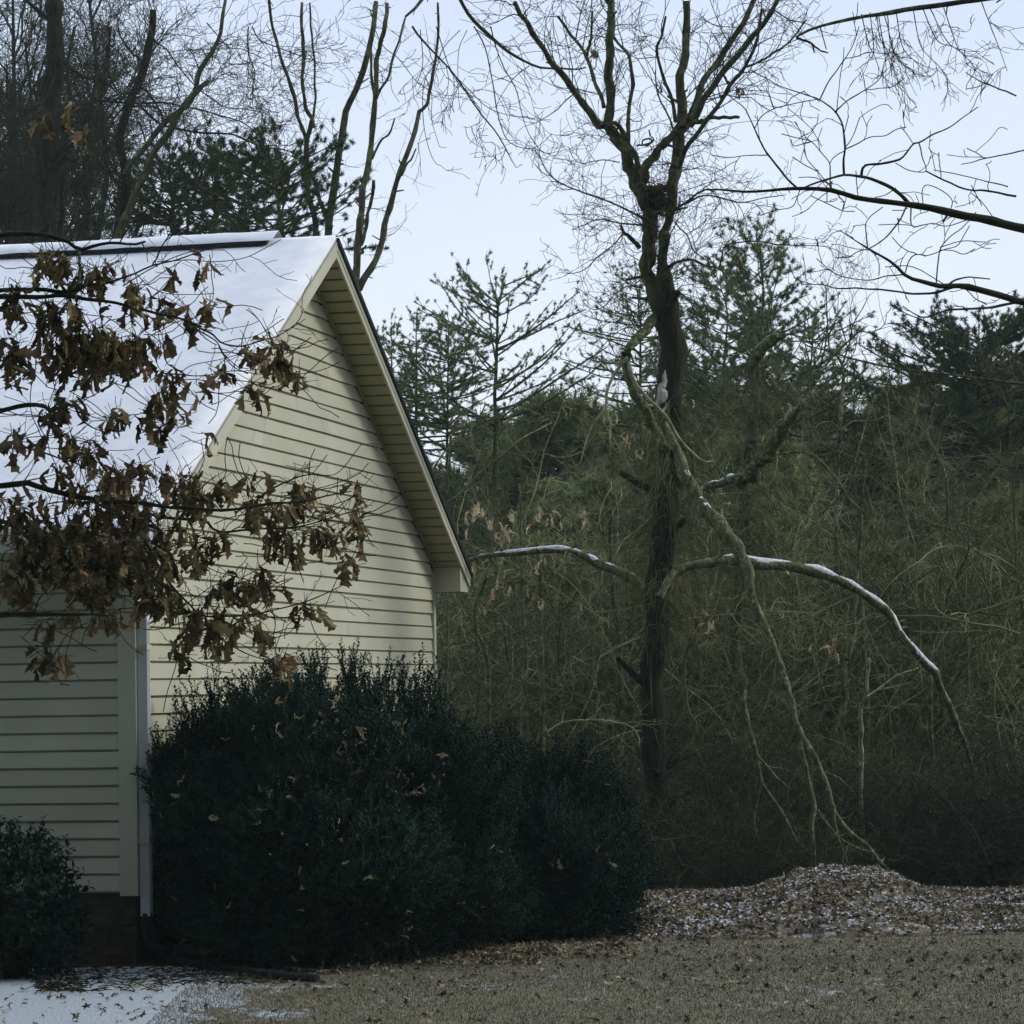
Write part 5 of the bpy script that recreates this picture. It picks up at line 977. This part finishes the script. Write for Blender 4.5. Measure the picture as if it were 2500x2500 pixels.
# ---------------- oak hanging in from the left
DO = 16.0
ox = W(-420, 1250, DO)[0]
oak = thing('oak_tree', (ox, DO, 0), 'near oak reaching in from the left with clusters of brown dead leaves before the roof', 'tree')
z_ = np.linspace(-.1, 7.5, 24); Pt = np.stack([ox + .1 * np.sin(z_ * .6), np.full(24, DO), z_], 1); skin('trunk', [(Pt, np.linspace(.21, .07, 24))], M['bark_dark'], oak, 12)
def ok_(c, p, a, b_, d1=None, K=26, d0=DO): return trace(c, p, d0, d1 or DO - .4, a, b_, K=K, wob=.15)
OL = [ok_('J', '-2600,900 -1200,250 -400,60 0,62 150,75 300,105 420,180 480,240 620,200 700,182 950,155 1150,165 1250,140', 66, 26, K=40),
      ok_('J', '-2600,1600 -1400,800 -500,715 30,690 180,702 300,708 470,690 560,645 680,640 800,620 950,572 1150,500 1330,412 1600,352 1900,245 2150,180', 56, 10, K=44),
      ok_('J', '-2600,1900 -1400,900 -500,790 30,785 200,765 350,765 500,800 700,825 850,842 1050,885 1250,932 1430,978 1600,1005 1780,1072 1900,1115', 60, 20, K=44),
      ok_('D', '-1300,1300 -700,900 -100,795 10,812 140,842 280,876 450,892 620,902 760,926 900,932 1050,942 1200,930 1350,906 1500,896 1600,880 1700,856 1830,832', 38, 7, K=44),
      ok_('D', '650,955 730,985 800,992 900,1000 985,1004 1010,1040 1080,1066 1250,1056 1400,1050 1530,1040 1700,990 1930,925', 22, 6, K=34),
      ok_('A', '885,1650 930,1690 1010,1725 1080,1782 1190,1802 1300,1770 1400,1742 1470,1700 1525,1650 1555,1580', 14, 4, K=30),
      ok_('D', '-900,1900 -400,1600 0,1552 170,1555 300,1552 450,1560', 40, 8, K=30), ok_('D', '-1000,700 -400,420 0,330 70,370 200,322 250,400 300,450 370,482', 34, 6, K=30),
      ok_('D', '-800,1400 -300,1000 0,1150 200,1250 400,1280 620,1330 800,1420', 30, 8, K=30), ok_('D', '300,880 450,960 600,1080 700,1250 800,1400 900,1500 960,1556 1100,1562 1250,1552 1400,1520 1560,1480 1680,1430 1780,1380', 18, 5, K=36)]
OS = [ok_('J', '480,240 490,330 500,420 495,500 480,640', 36, 30), ok_('J', '1330,412 1382,330 1430,225 1500,90 1560,0', 20, 12, DO - .6), ok_('J', '950,155 980,110 1050,0 1100,-60', 22, 12),
      ok_('J', '1800,1075 1860,1170 1950,1260 2070,1330', 20, 10), ok_('A', '880,1660 960,1720 1040,1770 1100,1860 1180,1930', 10, 5), ok_('D', '1060,-10 1100,60 1150,110 1230,150', 8, 5),
      ok_('D', '1262,905 1330,842 1450,780 1580,736 1680,740 1760,720 1890,560', 12, 3), ok_('D', '1582,732 1592,650 1620,585', 6, 3), ok_('D', '1600,735 1640,690 1690,620', 4, 3), ok_('D', '1500,896 1600,830 1700,800 1860,740 1930,670', 7, 3),
      ok_('D', '740,145 830,155 980,160 1150,130 1280,150 1480,155 1650,130 1762,80', 9, 3), ok_('D', '-100,560 10,602 130,640 270,690 380,740', 14, 6), ok_('D', '1030,1660 1150,1740 1250,1790 1400,1832 1490,1800', 9, 4), ok_('D', '830,1520 940,1440 1060,1370 1200,1390', 7, 3),
      ok_('D', '1500,1590 1400,1580 1300,1545', 5, 3), ok_('D', '830,150 900,100 1050,70 1200,30', 5, 2), ok_('A', '500,1450 700,1330 900,1250 1090,1240', 8, 3), ok_('A', '700,1310 900,1300 1030,1308 1200,1290 1330,1230 1420,1180', 7, 3), ok_('A', '580,1380 650,1450 760,1495 900,1500 1035,1495', 6, 3),
      ok_('A', '700,1340 690,1310 740,1200 860,1110 1000,1020', 8, 4), ok_('A', '1560,1640 1540,1660 1470,1700 1400,1720', 5, 3), ok_('A', '1380,1780 1300,1660 1260,1610 1230,1580', 5, 3), ok_('A', '1080,1780 1160,1760 1280,1740 1440,1640', 6, 3), ok_('D', '840,505 910,540 990,570', 4, 3), ok_('D', '560,740 650,660 715,635', 4, 3)]
for q in OL: skin('limb', [q], M['twig_oak'], oak, 8)
mb = MB()
for q in OS: tubes(mb, q[0][None], q[1][None], 6, True)
P, R = restack(OL + OS, 24); n_ = np.minimum(plen(P), 4) * 3.4
a, ra = spawn(P, R, n_.astype(int), .12, .5, .8, .004, 6, tmin=.35, wig=.2, droop=.02, rs=.0018); tubes(mb, a, ra, 4); b_, rb = spawn(a, ra, 2, .06, .22, .7, .002, 4, wig=.25, rs=.0015); tubes(mb, b_, rb, 3)
CL = [('D', -110, 120, 90, 170, 30), ('D', -120, 1000, 90, 180, 30), ('D', -100, 1350, 100, 220, 36), ('D', -110, 600, 70, 120, 14), ('D', -120, -220, 80, 120, 16), ('D', 330, 100, 290, 170, 82), ('D', 130, -40, 130, 90, 22), ('D', 440, 460, 62, 95, 11), ('D', 715, 430, 125, 150, 34), ('D', 180, 385, 70, 60, 8), ('D', 40, 430, 35, 60, 5), ('D', 30, 550, 30, 45, 4), ('D', 180, 575, 55, 60, 8),
      ('D', 300, 660, 65, 85, 11), ('D', 130, 755, 55, 55, 8), ('D', 50, 950, 45, 80, 7), ('D', 500, 800, 125, 95, 30), ('D', 760, 800, 50, 70, 9), ('D', 890, 850, 85, 100, 20), ('D', 225, 900, 80, 70, 12), ('D', 400, 960, 115, 100, 26),
      ('D', 620, 1000, 140, 95, 32), ('D', 290, 1240, 310, 250, 150), ('D', 60, 1150, 90, 150, 30), ('D', 650, 1300, 210, 220, 75), ('D', 850, 1100, 60, 70, 9), ('D', 980, 1230, 80, 110, 18), ('D', 1060, 1130, 45, 60, 6), ('D', 1080, 880, 60, 60, 8),
      ('D', 930, 935, 90, 90, 16), ('D', 1235, 840, 45, 35, 4), ('D', 1298, 800, 22, 35, 2), ('D', 1340, 990, 160, 85, 32), ('D', 1555, 900, 80, 80, 16), ('D', 1400, 1140, 70, 95, 14), ('D', 1860, 885, 42, 65, 6), ('D', 1700, 1030, 35, 50, 4),
      ('D', 1620, 1120, 50, 80, 8), ('D', 1715, 1190, 45, 60, 6), ('D', 1788, 1165, 22, 55, 3), ('D', 1850, 1030, 45, 70, 8), ('D', 1915, 1130, 25, 50, 3), ('D', 1830, 1275, 50, 55, 6), ('D', 1480, 1220, 60, 60, 7), ('D', 700, 1510, 150, 100, 34), ('D', 400, 1600, 90, 70, 12),
      ('D', 75, 1660, 50, 60, 7), ('D', 210, 1600, 40, 40, 4), ('D', 350, 1450, 160, 90, 22), ('D', 1250, 1400, 90, 90, 14), ('D', 1110, 1470, 110, 100, 18), ('D', 1335, 1480, 50, 50, 6), ('D', 930, 1650, 110, 130, 34), ('D', 1050, 1690, 60, 80, 12), ('D', 1225, 1600, 35, 60, 4),
      ('D', 1150, 1640, 40, 50, 4), ('D', 1282, 1750, 45, 60, 6), ('D', 1310, 1650, 22, 45, 3), ('D', 818, 1825, 50, 70, 8), ('D', 1010, 1790, 40, 45, 5), ('D', 1540, 1570, 48, 65, 6), ('D', 1640, 1575, 22, 25, 2), ('D', 1400, 1420, 18, 40, 2), ('D', 1430, 1880, 100, 75, 11), ('D', 90, 1870, 90, 80, 16),
      ('D', 1095, 190, 48, 58, 6), ('D', 925, 290, 32, 65, 5), ('D', 785, 200, 50, 70, 8), ('D', 1262, 285, 52, 65, 8), ('D', 1400, 70, 72, 120, 22), ('D', 1250, 80, 48, 65, 8), ('D', 1508, 235, 38, 60, 5), ('D', 1030, 582, 16, 24, 1), ('D', 970, 572, 16, 20, 1),
      ('A', 780, 1435, 25, 65, 4), ('A', 925, 1410, 25, 45, 2), ('A', 1002, 1350, 22, 50, 2), ('A', 1000, 1600, 48, 75, 7), ('A', 740, 1655, 50, 90, 11), ('A', 860, 1680, 40, 70, 6), ('A', 740, 1820, 32, 50, 4), ('A', 575, 1540, 60, 95, 14), ('A', 550, 1650, 40, 55, 4), ('A', 500, 1390, 30, 40, 3),
      ('A', 420, 1385, 25, 45, 3), ('A', 330, 1470, 70, 110, 18), ('A', 130, 1340, 115, 80, 18), ('A', 80, 1640, 65, 90, 13), ('A', 400, 1850, 310, 110, 85), ('A', 210, 1640, 70, 90, 14), ('A', 20, 1400, 35, 110, 8), ('A', 220, 1450, 60, 60, 6)]
pos = np.concatenate([blob(c, x, y + 0, rx * 1.05, ry * .95, DO - .25, .16 if n < 30 else .3, int(n * 1.15)) for c, x, y, rx, ry, n in CL])
mb2 = MB(); leaves(mb2, pos + np.array([0, 0, .06]), .118, .45)
tp = np.repeat(pos[:, None] + np.array([0, 0, .05]), 4, 1); dv = nrm(rng.normal(0, 1, (len(pos), 3)) + np.array([0, 0, .6])); tp = tp + dv[:, None] * np.linspace(0, .10, 4)[None, :, None] + np.cumsum(rng.normal(0, .006, tp.shape), 1)
tubes(mb, tp, np.full(tp.shape[:2], .0017), 3)
# leafless twigs threading each cluster
cc_ = np.array([WC(c, x, y - ry * .5, DO - .2) for c, x, y, rx, ry, n in CL if n > 3]); tq = np.repeat(cc_, 3, 0); q = np.zeros((len(tq), 6, 3)); q[:, 0] = tq; dv = nrm(rng.normal(0, 1, (len(tq), 3)) * np.array([1, .5, .6]))
for k in range(1, 6): q[:, k] = q[:, k - 1] + dv * .06; dv = nrm(dv + rng.normal(0, .25, dv.shape))
tubes(mb, q, np.full(q.shape[:2], .0024), 4)
mb.build('twigs', M['twig_oak'], oak); mb2.build('leaves', M['oakleaf'], oak)
# three blurred leaves very near, upper left
mb = MB(); leaves(mb, np.concatenate([blob('A', 70, 440, 45, 50, 15.2, .05, 3), blob('A', 300, 520, 35, 50, 15.2, .05, 2), blob('A', 210, 410, 60, 50, 15.2, .05, 3)]), .13, .4); mb.build('leaves', M['oakleaf'], oak)

# ---------------- evergreen shrubs
def leaf_quad(l, w_): return np.array([[0, 0, 0], [w_, l * .5, .15 * l], [0, l, .05 * l], [-w_, l * .5, .15 * l]])
def sprig_template(n, L, ll, lw, seed):
    r_ = np.random.default_rng(seed); mb = MB(); z = np.linspace(0, L, 5); P = np.stack([np.cumsum(r_.normal(0, .012, 5)), np.cumsum(r_.normal(0, .012, 5)), z], 1); tubes(mb, P[None], np.linspace(.0022, .0012, 5)[None], 3)
    sv = mb.V[0]; sq = mb.Q[0]; q = leaf_quad(ll, lw); V = []; Q = []
    for i in range(n):
        t = (i + .5) / n; p = np.array([np.interp(t, np.linspace(0, 1, 5), P[:, k]) for k in range(3)]); az = i * 2.4 + r_.normal(0, .4); el = r_.uniform(.1, 1.0)
        d = np.array([math.cos(az) * math.cos(el), math.sin(az) * math.cos(el), math.sin(el)]); x = np.cross(d, [0, 0, 1.]); x /= np.linalg.norm(x); nn = np.cross(x, d); s_ = r_.uniform(.7, 1.2)
        V.append(p + s_ * (q[:, 0:1] * x + q[:, 1:2] * d + q[:, 2:3] * nn)); Q.append(np.arange(4) + 4 * i)
    return (sv, sq), (np.concatenate(V), np.array(Q))
SPR = [sprig_template(22, .20, .031, .0085, i) for i in range(3)]; SPL = [sprig_template(9, .18, .055, .017, 9 + i) for i in range(2)]
def shrub(label, cx, cy, rx, ry, h, n, SP, mat, shoots=(), seed=3, sc=(.7, 1.2), bulge=.2, ex=.7, low=.46):
    th = thing('evergreen_shrub', (cx, cy, 0), label, 'shrub'); r_ = np.random.default_rng(seed)
    ph = r_.uniform(0, 6.28, 6); 
    def rad(az, el): return 1 + bulge * (np.sin(3 * az + ph[0]) * .5 + np.sin(5 * az + ph[1] + 3 * el) * .35 + np.sin(7 * el + ph[2] + 2 * az) * .4 + np.sin(11 * az + ph[3] - 5 * el) * .22)
    az = r_.uniform(0, 6.28, n); el = np.arcsin(r_.uniform(-.98, 1, n)); f = 1 - .5 * r_.uniform(0, 1, n) ** 2.2
    k = rad(az, el) * f; ce = np.where(el > 0, np.abs(np.cos(el)) ** ex, np.abs(np.cos(el)) ** .45); se = np.sign(np.sin(el)) * np.abs(np.sin(el)) ** .9
    zc = h * low; P = np.stack([cx + rx * k * ce * np.cos(az), cy + ry * k * ce * np.sin(az), zc + np.where(se > 0, (h - zc), zc * 1.06) * k * se], 1)
    okk = P[:, 2] > .05; P = P[okk]; az = az[okk]; el = el[okk]
    d = np.stack([np.cos(az) * np.cos(el), np.sin(az) * np.cos(el), np.sin(el) + .75], 1) + r_.normal(0, .33, (len(P), 3))
    s_ = r_.uniform(sc[0], sc[1], len(P)); ms, ml = MB(), MB(); pick = r_.integers(0, len(SP), len(P)); F = frame_to(d)
    extra = []
    for (sx, sy, sh_, cnt) in shoots:    # upright shoots: a column of sprigs
        for j in range(cnt):
            t = j / max(cnt - 1, 1); extra.append((sx + r_.normal(0, .018) + .03 * math.sin(t * 3 + sx * 9), sy + r_.normal(0, .03), sh_[0] + (sh_[1] - sh_[0]) * t))
    for i, (st_, lv) in enumerate(SP):
        m = pick == i; place(ms, st_[0], st_[1], None, P[m], F[m], s_[m]); place(ml, lv[0], lv[1], None, P[m], F[m], s_[m])
        if extra:
            E = np.array(extra)[i::len(SP)]; Fe = frame_to(np.array([0, 0, 1.]) + r_.normal(0, .28, (len(E), 3))); se_ = r_.uniform(.6, 1.05, len(E)); place(ms, st_[0], st_[1], None, E, Fe, se_); place(ml, lv[0], lv[1], None, E, Fe, se_)
    m = 60; a = np.zeros((m, 8, 3)); az = r_.uniform(0, 6.28, m); a[:, 0] = np.array([cx, cy, 0]) + r_.normal(0, .12, (m, 3)) * np.array([1, 1, 0]); tgt = np.stack([cx + rx * .85 * np.cos(az) * r_.uniform(.2, 1, m), cy + ry * .85 * np.sin(az) * r_.uniform(.2, 1, m), r_.uniform(.45, .93, m) * h], 1)
    for k2 in range(1, 8): t = k2 / 7; a[:, k2] = a[:, 0] * (1 - t) + tgt * t + np.array([0, 0, .25 * math.sin(t * 3.14)]) * h * .5 * (1 - t) + r_.normal(0, .02, (m, 3))
    tubes(ms, a, np.linspace(.014, .004, 8)[None] * np.ones((m, 1)), 5)
    ms.build('stems', M['bark_dark'], th); ml.build('foliage', M[mat], th); return th, P
def sx_(x, d): return (x - 1250) / FPX * d
B1 = (sx_(775, 22.4), 22.45, 1.2, 1.08, 1.86); B2 = (sx_(1262, 24.2), 24.1, .80, .9, 1.30)
def shoot(x, ytop, d, ylow=None):
    z1 = W(x, ytop - 12, d)[2] - .14; z0 = z1 - .42 if ylow is None else W(x, ylow, d)[2]; return (W(x, ytop, d)[0], d, (z0, z1), max(6, int((z1 - z0) / .016)))
sh1 = [shoot(x + rng.normal(0, 10), y + rng.uniform(-25, 55), 22.4 + rng.normal(0, .25)) for x, y in ((530, 1630), (515, 1650), (465, 1690), (455, 1705), (500, 1700), (600, 1700), (640, 1670), (668, 1660), (740, 1650), (765, 1560), (772, 1575), (768, 1590), (790, 1640), (862, 1580), (872, 1575), (868, 1600), (850, 1660), (905, 1640), (912, 1680), (940, 1700), (965, 1710), (1005, 1720), (1045, 1725), (420, 1780), (412, 1790), (980, 1740), (760, 1610), (870, 1620), (690, 1650), (720, 1690), (575, 1660), (815, 1680))]
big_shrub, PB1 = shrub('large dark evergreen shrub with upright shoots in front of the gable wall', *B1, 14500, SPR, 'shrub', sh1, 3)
sh2 = [shoot(x, y, 24.1 + rng.normal(0, .25)) for x, y in ((1110, 1850), (1150, 1860), (1190, 1835), (1240, 1850), (1290, 1855), (1340, 1870))]
sh2 = [(a, b_, (c[0], c[1]), n) for a, b_, c, n in sh2]
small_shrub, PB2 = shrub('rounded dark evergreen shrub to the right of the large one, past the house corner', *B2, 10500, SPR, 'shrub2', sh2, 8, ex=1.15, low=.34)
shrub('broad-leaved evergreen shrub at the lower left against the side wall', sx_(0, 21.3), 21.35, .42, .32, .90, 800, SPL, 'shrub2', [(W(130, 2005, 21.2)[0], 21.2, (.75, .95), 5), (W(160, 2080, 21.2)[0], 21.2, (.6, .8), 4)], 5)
# dead leaves caught in the shrubs
mb = MB(); front = PB1[(PB1[:, 1] < B1[1] - .15)]; sd = (front - np.array([B1[0], B1[1], .85])) / np.array([B1[2], B1[3], 1.0]); front = front[np.linalg.norm(sd, axis=1) > .93]; c_ = front[rng.integers(0, len(front), 70)]; c_ = c_ + nrm(c_ - np.array([B1[0], B1[1], .8])) * .13
cl = [W(x, y, 21.6) for x, y in [(rng.normal(860, 95), rng.normal(1880, 75)) for _ in range(46)]]
e_ = np.concatenate([np.array(q) + rng.normal(0, .035, (3, 3)) for q in cl]); e_[:, 1] = np.interp(e_[:, 0], [B1[0] - 1, B1[0], B1[0] + 1], [22.0, 21.42, 21.9])
cc2 = np.concatenate([c_, e_]); leaves(mb, cc2, .072, .9, rot=rand_rot(len(cc2))); tag(mb.build('caught_leaves', M['oakleaf_pale']), 'dead oak leaves caught in the face of the large shrub', 'leaves', None, 'stuff')
mb = MB(); front = PB2[(PB2[:, 1] < B2[1] - .1)]; sd = (front - np.array([B2[0], B2[1], .6])) / np.array([B2[2], B2[3], .9]); front = front[np.linalg.norm(sd, axis=1) > .9]; c_ = front[rng.integers(0, len(front), 50)]; c_ = c_ + nrm(c_ - np.array([B2[0], B2[1], .6])) * .12; e_ = W(1160, 2018, 22.9) + rng.normal(0, .03, (4, 3)); leaves(mb, np.concatenate([c_, e_]), .07, .9); tag(mb.build('caught_leaves', M['oakleaf']), 'brown leaves caught in the smaller shrub beyond the house corner', 'leaves', None, 'stuff')

# ---------------- leaf pile, litter, grass, snow scraps
px_ = np.array([(1450, 2230), (1538, 2222), (1563, 2200), (1600, 2199), (1726, 2195), (1818, 2187), (1914, 2153), (1998, 2130), (2103, 2132), (2166, 2157), (2229, 2187), (2313, 2229), (2405, 2254), (2600, 2262)], float)
dcr = 26.4; hx = (px_[:, 0] - 1250) / FPX * dcr; hz_ = np.array([max(W(x, y, dcr)[2] + .0, .03) for x, y in px_])
def pile(X, Y):
    H = np.interp(X * dcr / np.maximum(Y, 1) * 1.0, hx, hz_, left=0, right=.04) * np.clip((X - .72) / .35, 0, 1)
    b_ = np.clip((Y - 23.35) / (dcr - 23.35), 0, 1); f = np.where(Y < dcr, b_ ** .8 * (1.75 - .75 * b_), np.clip(1 - (Y - dcr) / 2.2, 0, 1) ** 1.2)
    return (H + .045 * (X > .8)) * f + .02 * np.sin(X * 7 + Y * 3) * f * .8 + .014 * np.sin(X * 17 - Y * 11) * f - .012 * (f <= 0.0)
V, Q = grid(.6, 5.6, 23.3, 28.7, 150, 110, pile)
pm = noise_mat('pile_base', (.10, .08, .055), (.17, .13, .09), 12, c2=(.45, .46, .47), s2=9, bump=.5)
lp = tag(add_obj('leaf_pile', V, Q, pm, smooth=True), 'long mound of raked brown leaves dusted with snow at the edge of the woods', 'leaf pile')
def litter_template(seed):
    r_ = np.random.default_rng(seed); k = 10; a = np.arange(k) / k * 6.28; rr = np.where(np.arange(k) % 2 == 0, r_.uniform(.75, 1.1, k), r_.uniform(.28, .5, k)); x = rr * np.cos(a) * .62; y = rr * np.sin(a); z = .35 * x * x * r_.choice([-1, 1]) * 2 + .3 * y * y * r_.choice([-1, 1]) + r_.normal(0, .06, k)
    V = np.vstack([[0, 0, 0], np.stack([x, y, z], 1)]); T = [[0, 1 + i, 1 + (i + 1) % k] for i in range(k)]; return V, np.array(T)
LI = [litter_template(i) for i in range(5)]
def litter(mb, pos, s0, s1, tilt=.55):
    n = len(pos); k = rng.integers(0, 5, n); d = nrm(np.array([0, 0, 1.]) + rng.normal(0, tilt, (n, 3))); F = frame_to(d); s_ = rng.uniform(s0, s1, n)
    for i in range(5): m = k == i; place(mb, LI[i][0], None, LI[i][1], pos[m], F[m], s_[m])
n = 17000; Y = 23.3 + rng.uniform(0, 1, n) ** .8 * 4.4; X = rng.uniform(.75, 5.6, n); keep = (X > .8 + rng.normal(0, .12, n)); X, Y = X[keep], Y[keep]
mb = MB(); pos = np.stack([X, Y, pile(X, Y) + .012 + rng.uniform(0, .02, len(X))], 1); litter(mb, pos, .028, .05); mb.build('leaves', M['litter'], lp).__setitem__('kind', 'stuff')
n = 8200; X = rng.uniform(.8, 5.6, n); Y = rng.uniform(23.4, 27.5, n); sel = (np.sin(X * 5 + 2 * np.sin(Y * 3)) + np.sin(Y * 7 + X * 2) + rng.normal(0, .8, n)) > .3; X, Y = X[sel], Y[sel]
mb = MB(); litter(mb, np.stack([X, Y, pile(X, Y) + .034], 1), .018, .036, .3); mb.build('snow', M['snow_thin'], lp).__setitem__('kind', 'stuff')
# litter on lawn and below the shrubs
mb = MB(); pos = []
def gpatch(x0, x1, y0, y1, n, z=.012):
    xs = rng.uniform(x0, x1, n); ys = rng.uniform(y0, y1, n); return np.array([GP(x, y, z + rng.uniform(0, .015)) for x, y in zip(xs, ys)])
pos += [gpatch(1010, 1330, 2300, 2352, 900), gpatch(1300, 1560, 2290, 2335, 420), gpatch(950, 2500, 2335, 2410, 520), gpatch(1500, 2500, 2290, 2345, 330), gpatch(90, 1000, 2360, 2420, 260), gpatch(0, 2500, 2410, 2500, 300), gpatch(780, 960, 2330, 2370, 140), gpatch(820, 1010, 2270, 2310, 60)]
litter(mb, np.concatenate(pos), .025, .045, .5); tag(mb.build('leaf_litter', M['litter']), 'loose brown leaves scattered over the lawn and under the shrubs', 'fallen leaves', None, 'stuff')
mb = MB(); n = 150000; Y = rng.uniform(17.2, 24.6, n); X = rng.uniform(-.165, .185, n) * Y
keep = (X > -1.1 + .25 * np.sin(Y * 3) + rng.normal(0, .15, n)) | ((Y < 20.4 + rng.normal(0, .2, n)) & (X > -2.2)); keep &= ~((Y > 22.6 + rng.normal(0, .1, n)) & (X < .9)); X, Y = X[keep], Y[keep]; n = len(X)
gt = np.array([[-.0022, 0, 0], [.0022, 0, 0], [0, .0, 1.]]); d = nrm(np.array([0, 0, 1.]) + rng.normal(0, .55, (n, 3))); F = frame_to(d); hgt = rng.uniform(.010, .030, n)
place(mb, gt, None, [[0, 1, 2]], np.stack([X, Y, np.zeros(n)], 1), F, np.stack([np.ones(n), np.ones(n), hgt], 1))
M['grass'] = noise_mat('dormant_grass', (.125, .116, .078), (.25, .23, .165), .9, isl=.35, rough=.9)
tag(mb.build('grass', M['grass']), 'short dormant tan grass of the lawn', 'grass', None, 'stuff')
# twigs and mulch scraps lying on the snow at the wall foot
mb = MB(); st_ = []
for p in ('570,1670 560,1760 600,1830 610,1860', '490,1745 560,1740 600,1720', '600,1690 645,1740 635,1780 700,1785 760,1750 820,1720', '210,1830 300,1815 420,1820 470,1850', '490,1830 620,1850 700,1835 830,1865 960,1850', '60,1840 150,1780 230,1715', '20,1770 110,1775 200,1775', '840,1860 950,1860 1050,1830', '1180,1700 1230,1640 1260,1620'):
    q = np.array([[float(a) for a in r.split(',')] for r in p.split()]); s_ = 510 / 1932; P = np.array([GP(90 + x * s_, 1900 + y * s_, .012 + .02 * (i % 2)) for i, (x, y) in enumerate(q)]); st_.append(resample(P, 14))
st_ = np.array(st_); tubes(mb, st_, np.full(st_.shape[:2], .0045), 5); tag(mb.build('fallen_twigs', M['bark_dark']), 'dark broken twigs lying on the snow by the foot of the wall', 'twigs', None, 'stuff')
mb = MB(); n = 900; pos = np.concatenate([gpatch(380, 700, 2348, 2402, 420), gpatch(90, 400, 2356, 2420, 200), gpatch(90, 200, 2385, 2420, 150)]); n = len(pos); dv = nrm(rng.normal(0, 1, (n, 3)) * np.array([1, .6, .15])); L = rng.uniform(.03, .12, (n, 1))
P = np.stack([pos - dv * L / 2, pos + np.array([0, 0, .004]), pos + dv * L / 2], 1); P[:, :, 2] = np.maximum(P[:, :, 2], .006); tubes(mb, P, np.full(P.shape[:2], .0035), 3); tag(mb.build('mulch_scraps', M['bark_dark']), 'dark shreds of bark and straw scattered on the snow before the house', 'mulch', None, 'stuff')

# ---------------- thin teal volume added over the whole place to lift the darkest tones
hb = MB(); hb.box((-60, -30, -1.2), (140, 0, 0), (0, 160, 0), (0, 0, 26))
hm = bpy.data.materials.new('tone_lift'); hm.use_nodes = True; hn = hm.node_tree; hn.nodes.clear(); ho = hn.nodes.new('ShaderNodeOutputMaterial'); hv_ = hn.nodes.new('ShaderNodeVolumePrincipled')
hv_.inputs['Color'].default_value = (.70, .95, .95, 1); hv_.inputs['Density'].default_value = .00075; hn.links.new(hv_.outputs[0], ho.inputs['Volume'])
hz_o = hb.build('veil', hm); hz_o['kind'] = 'stuff'; hz_o['label'] = 'added thin pale haze hanging between the house and the woods'; hz_o['category'] = 'veil'
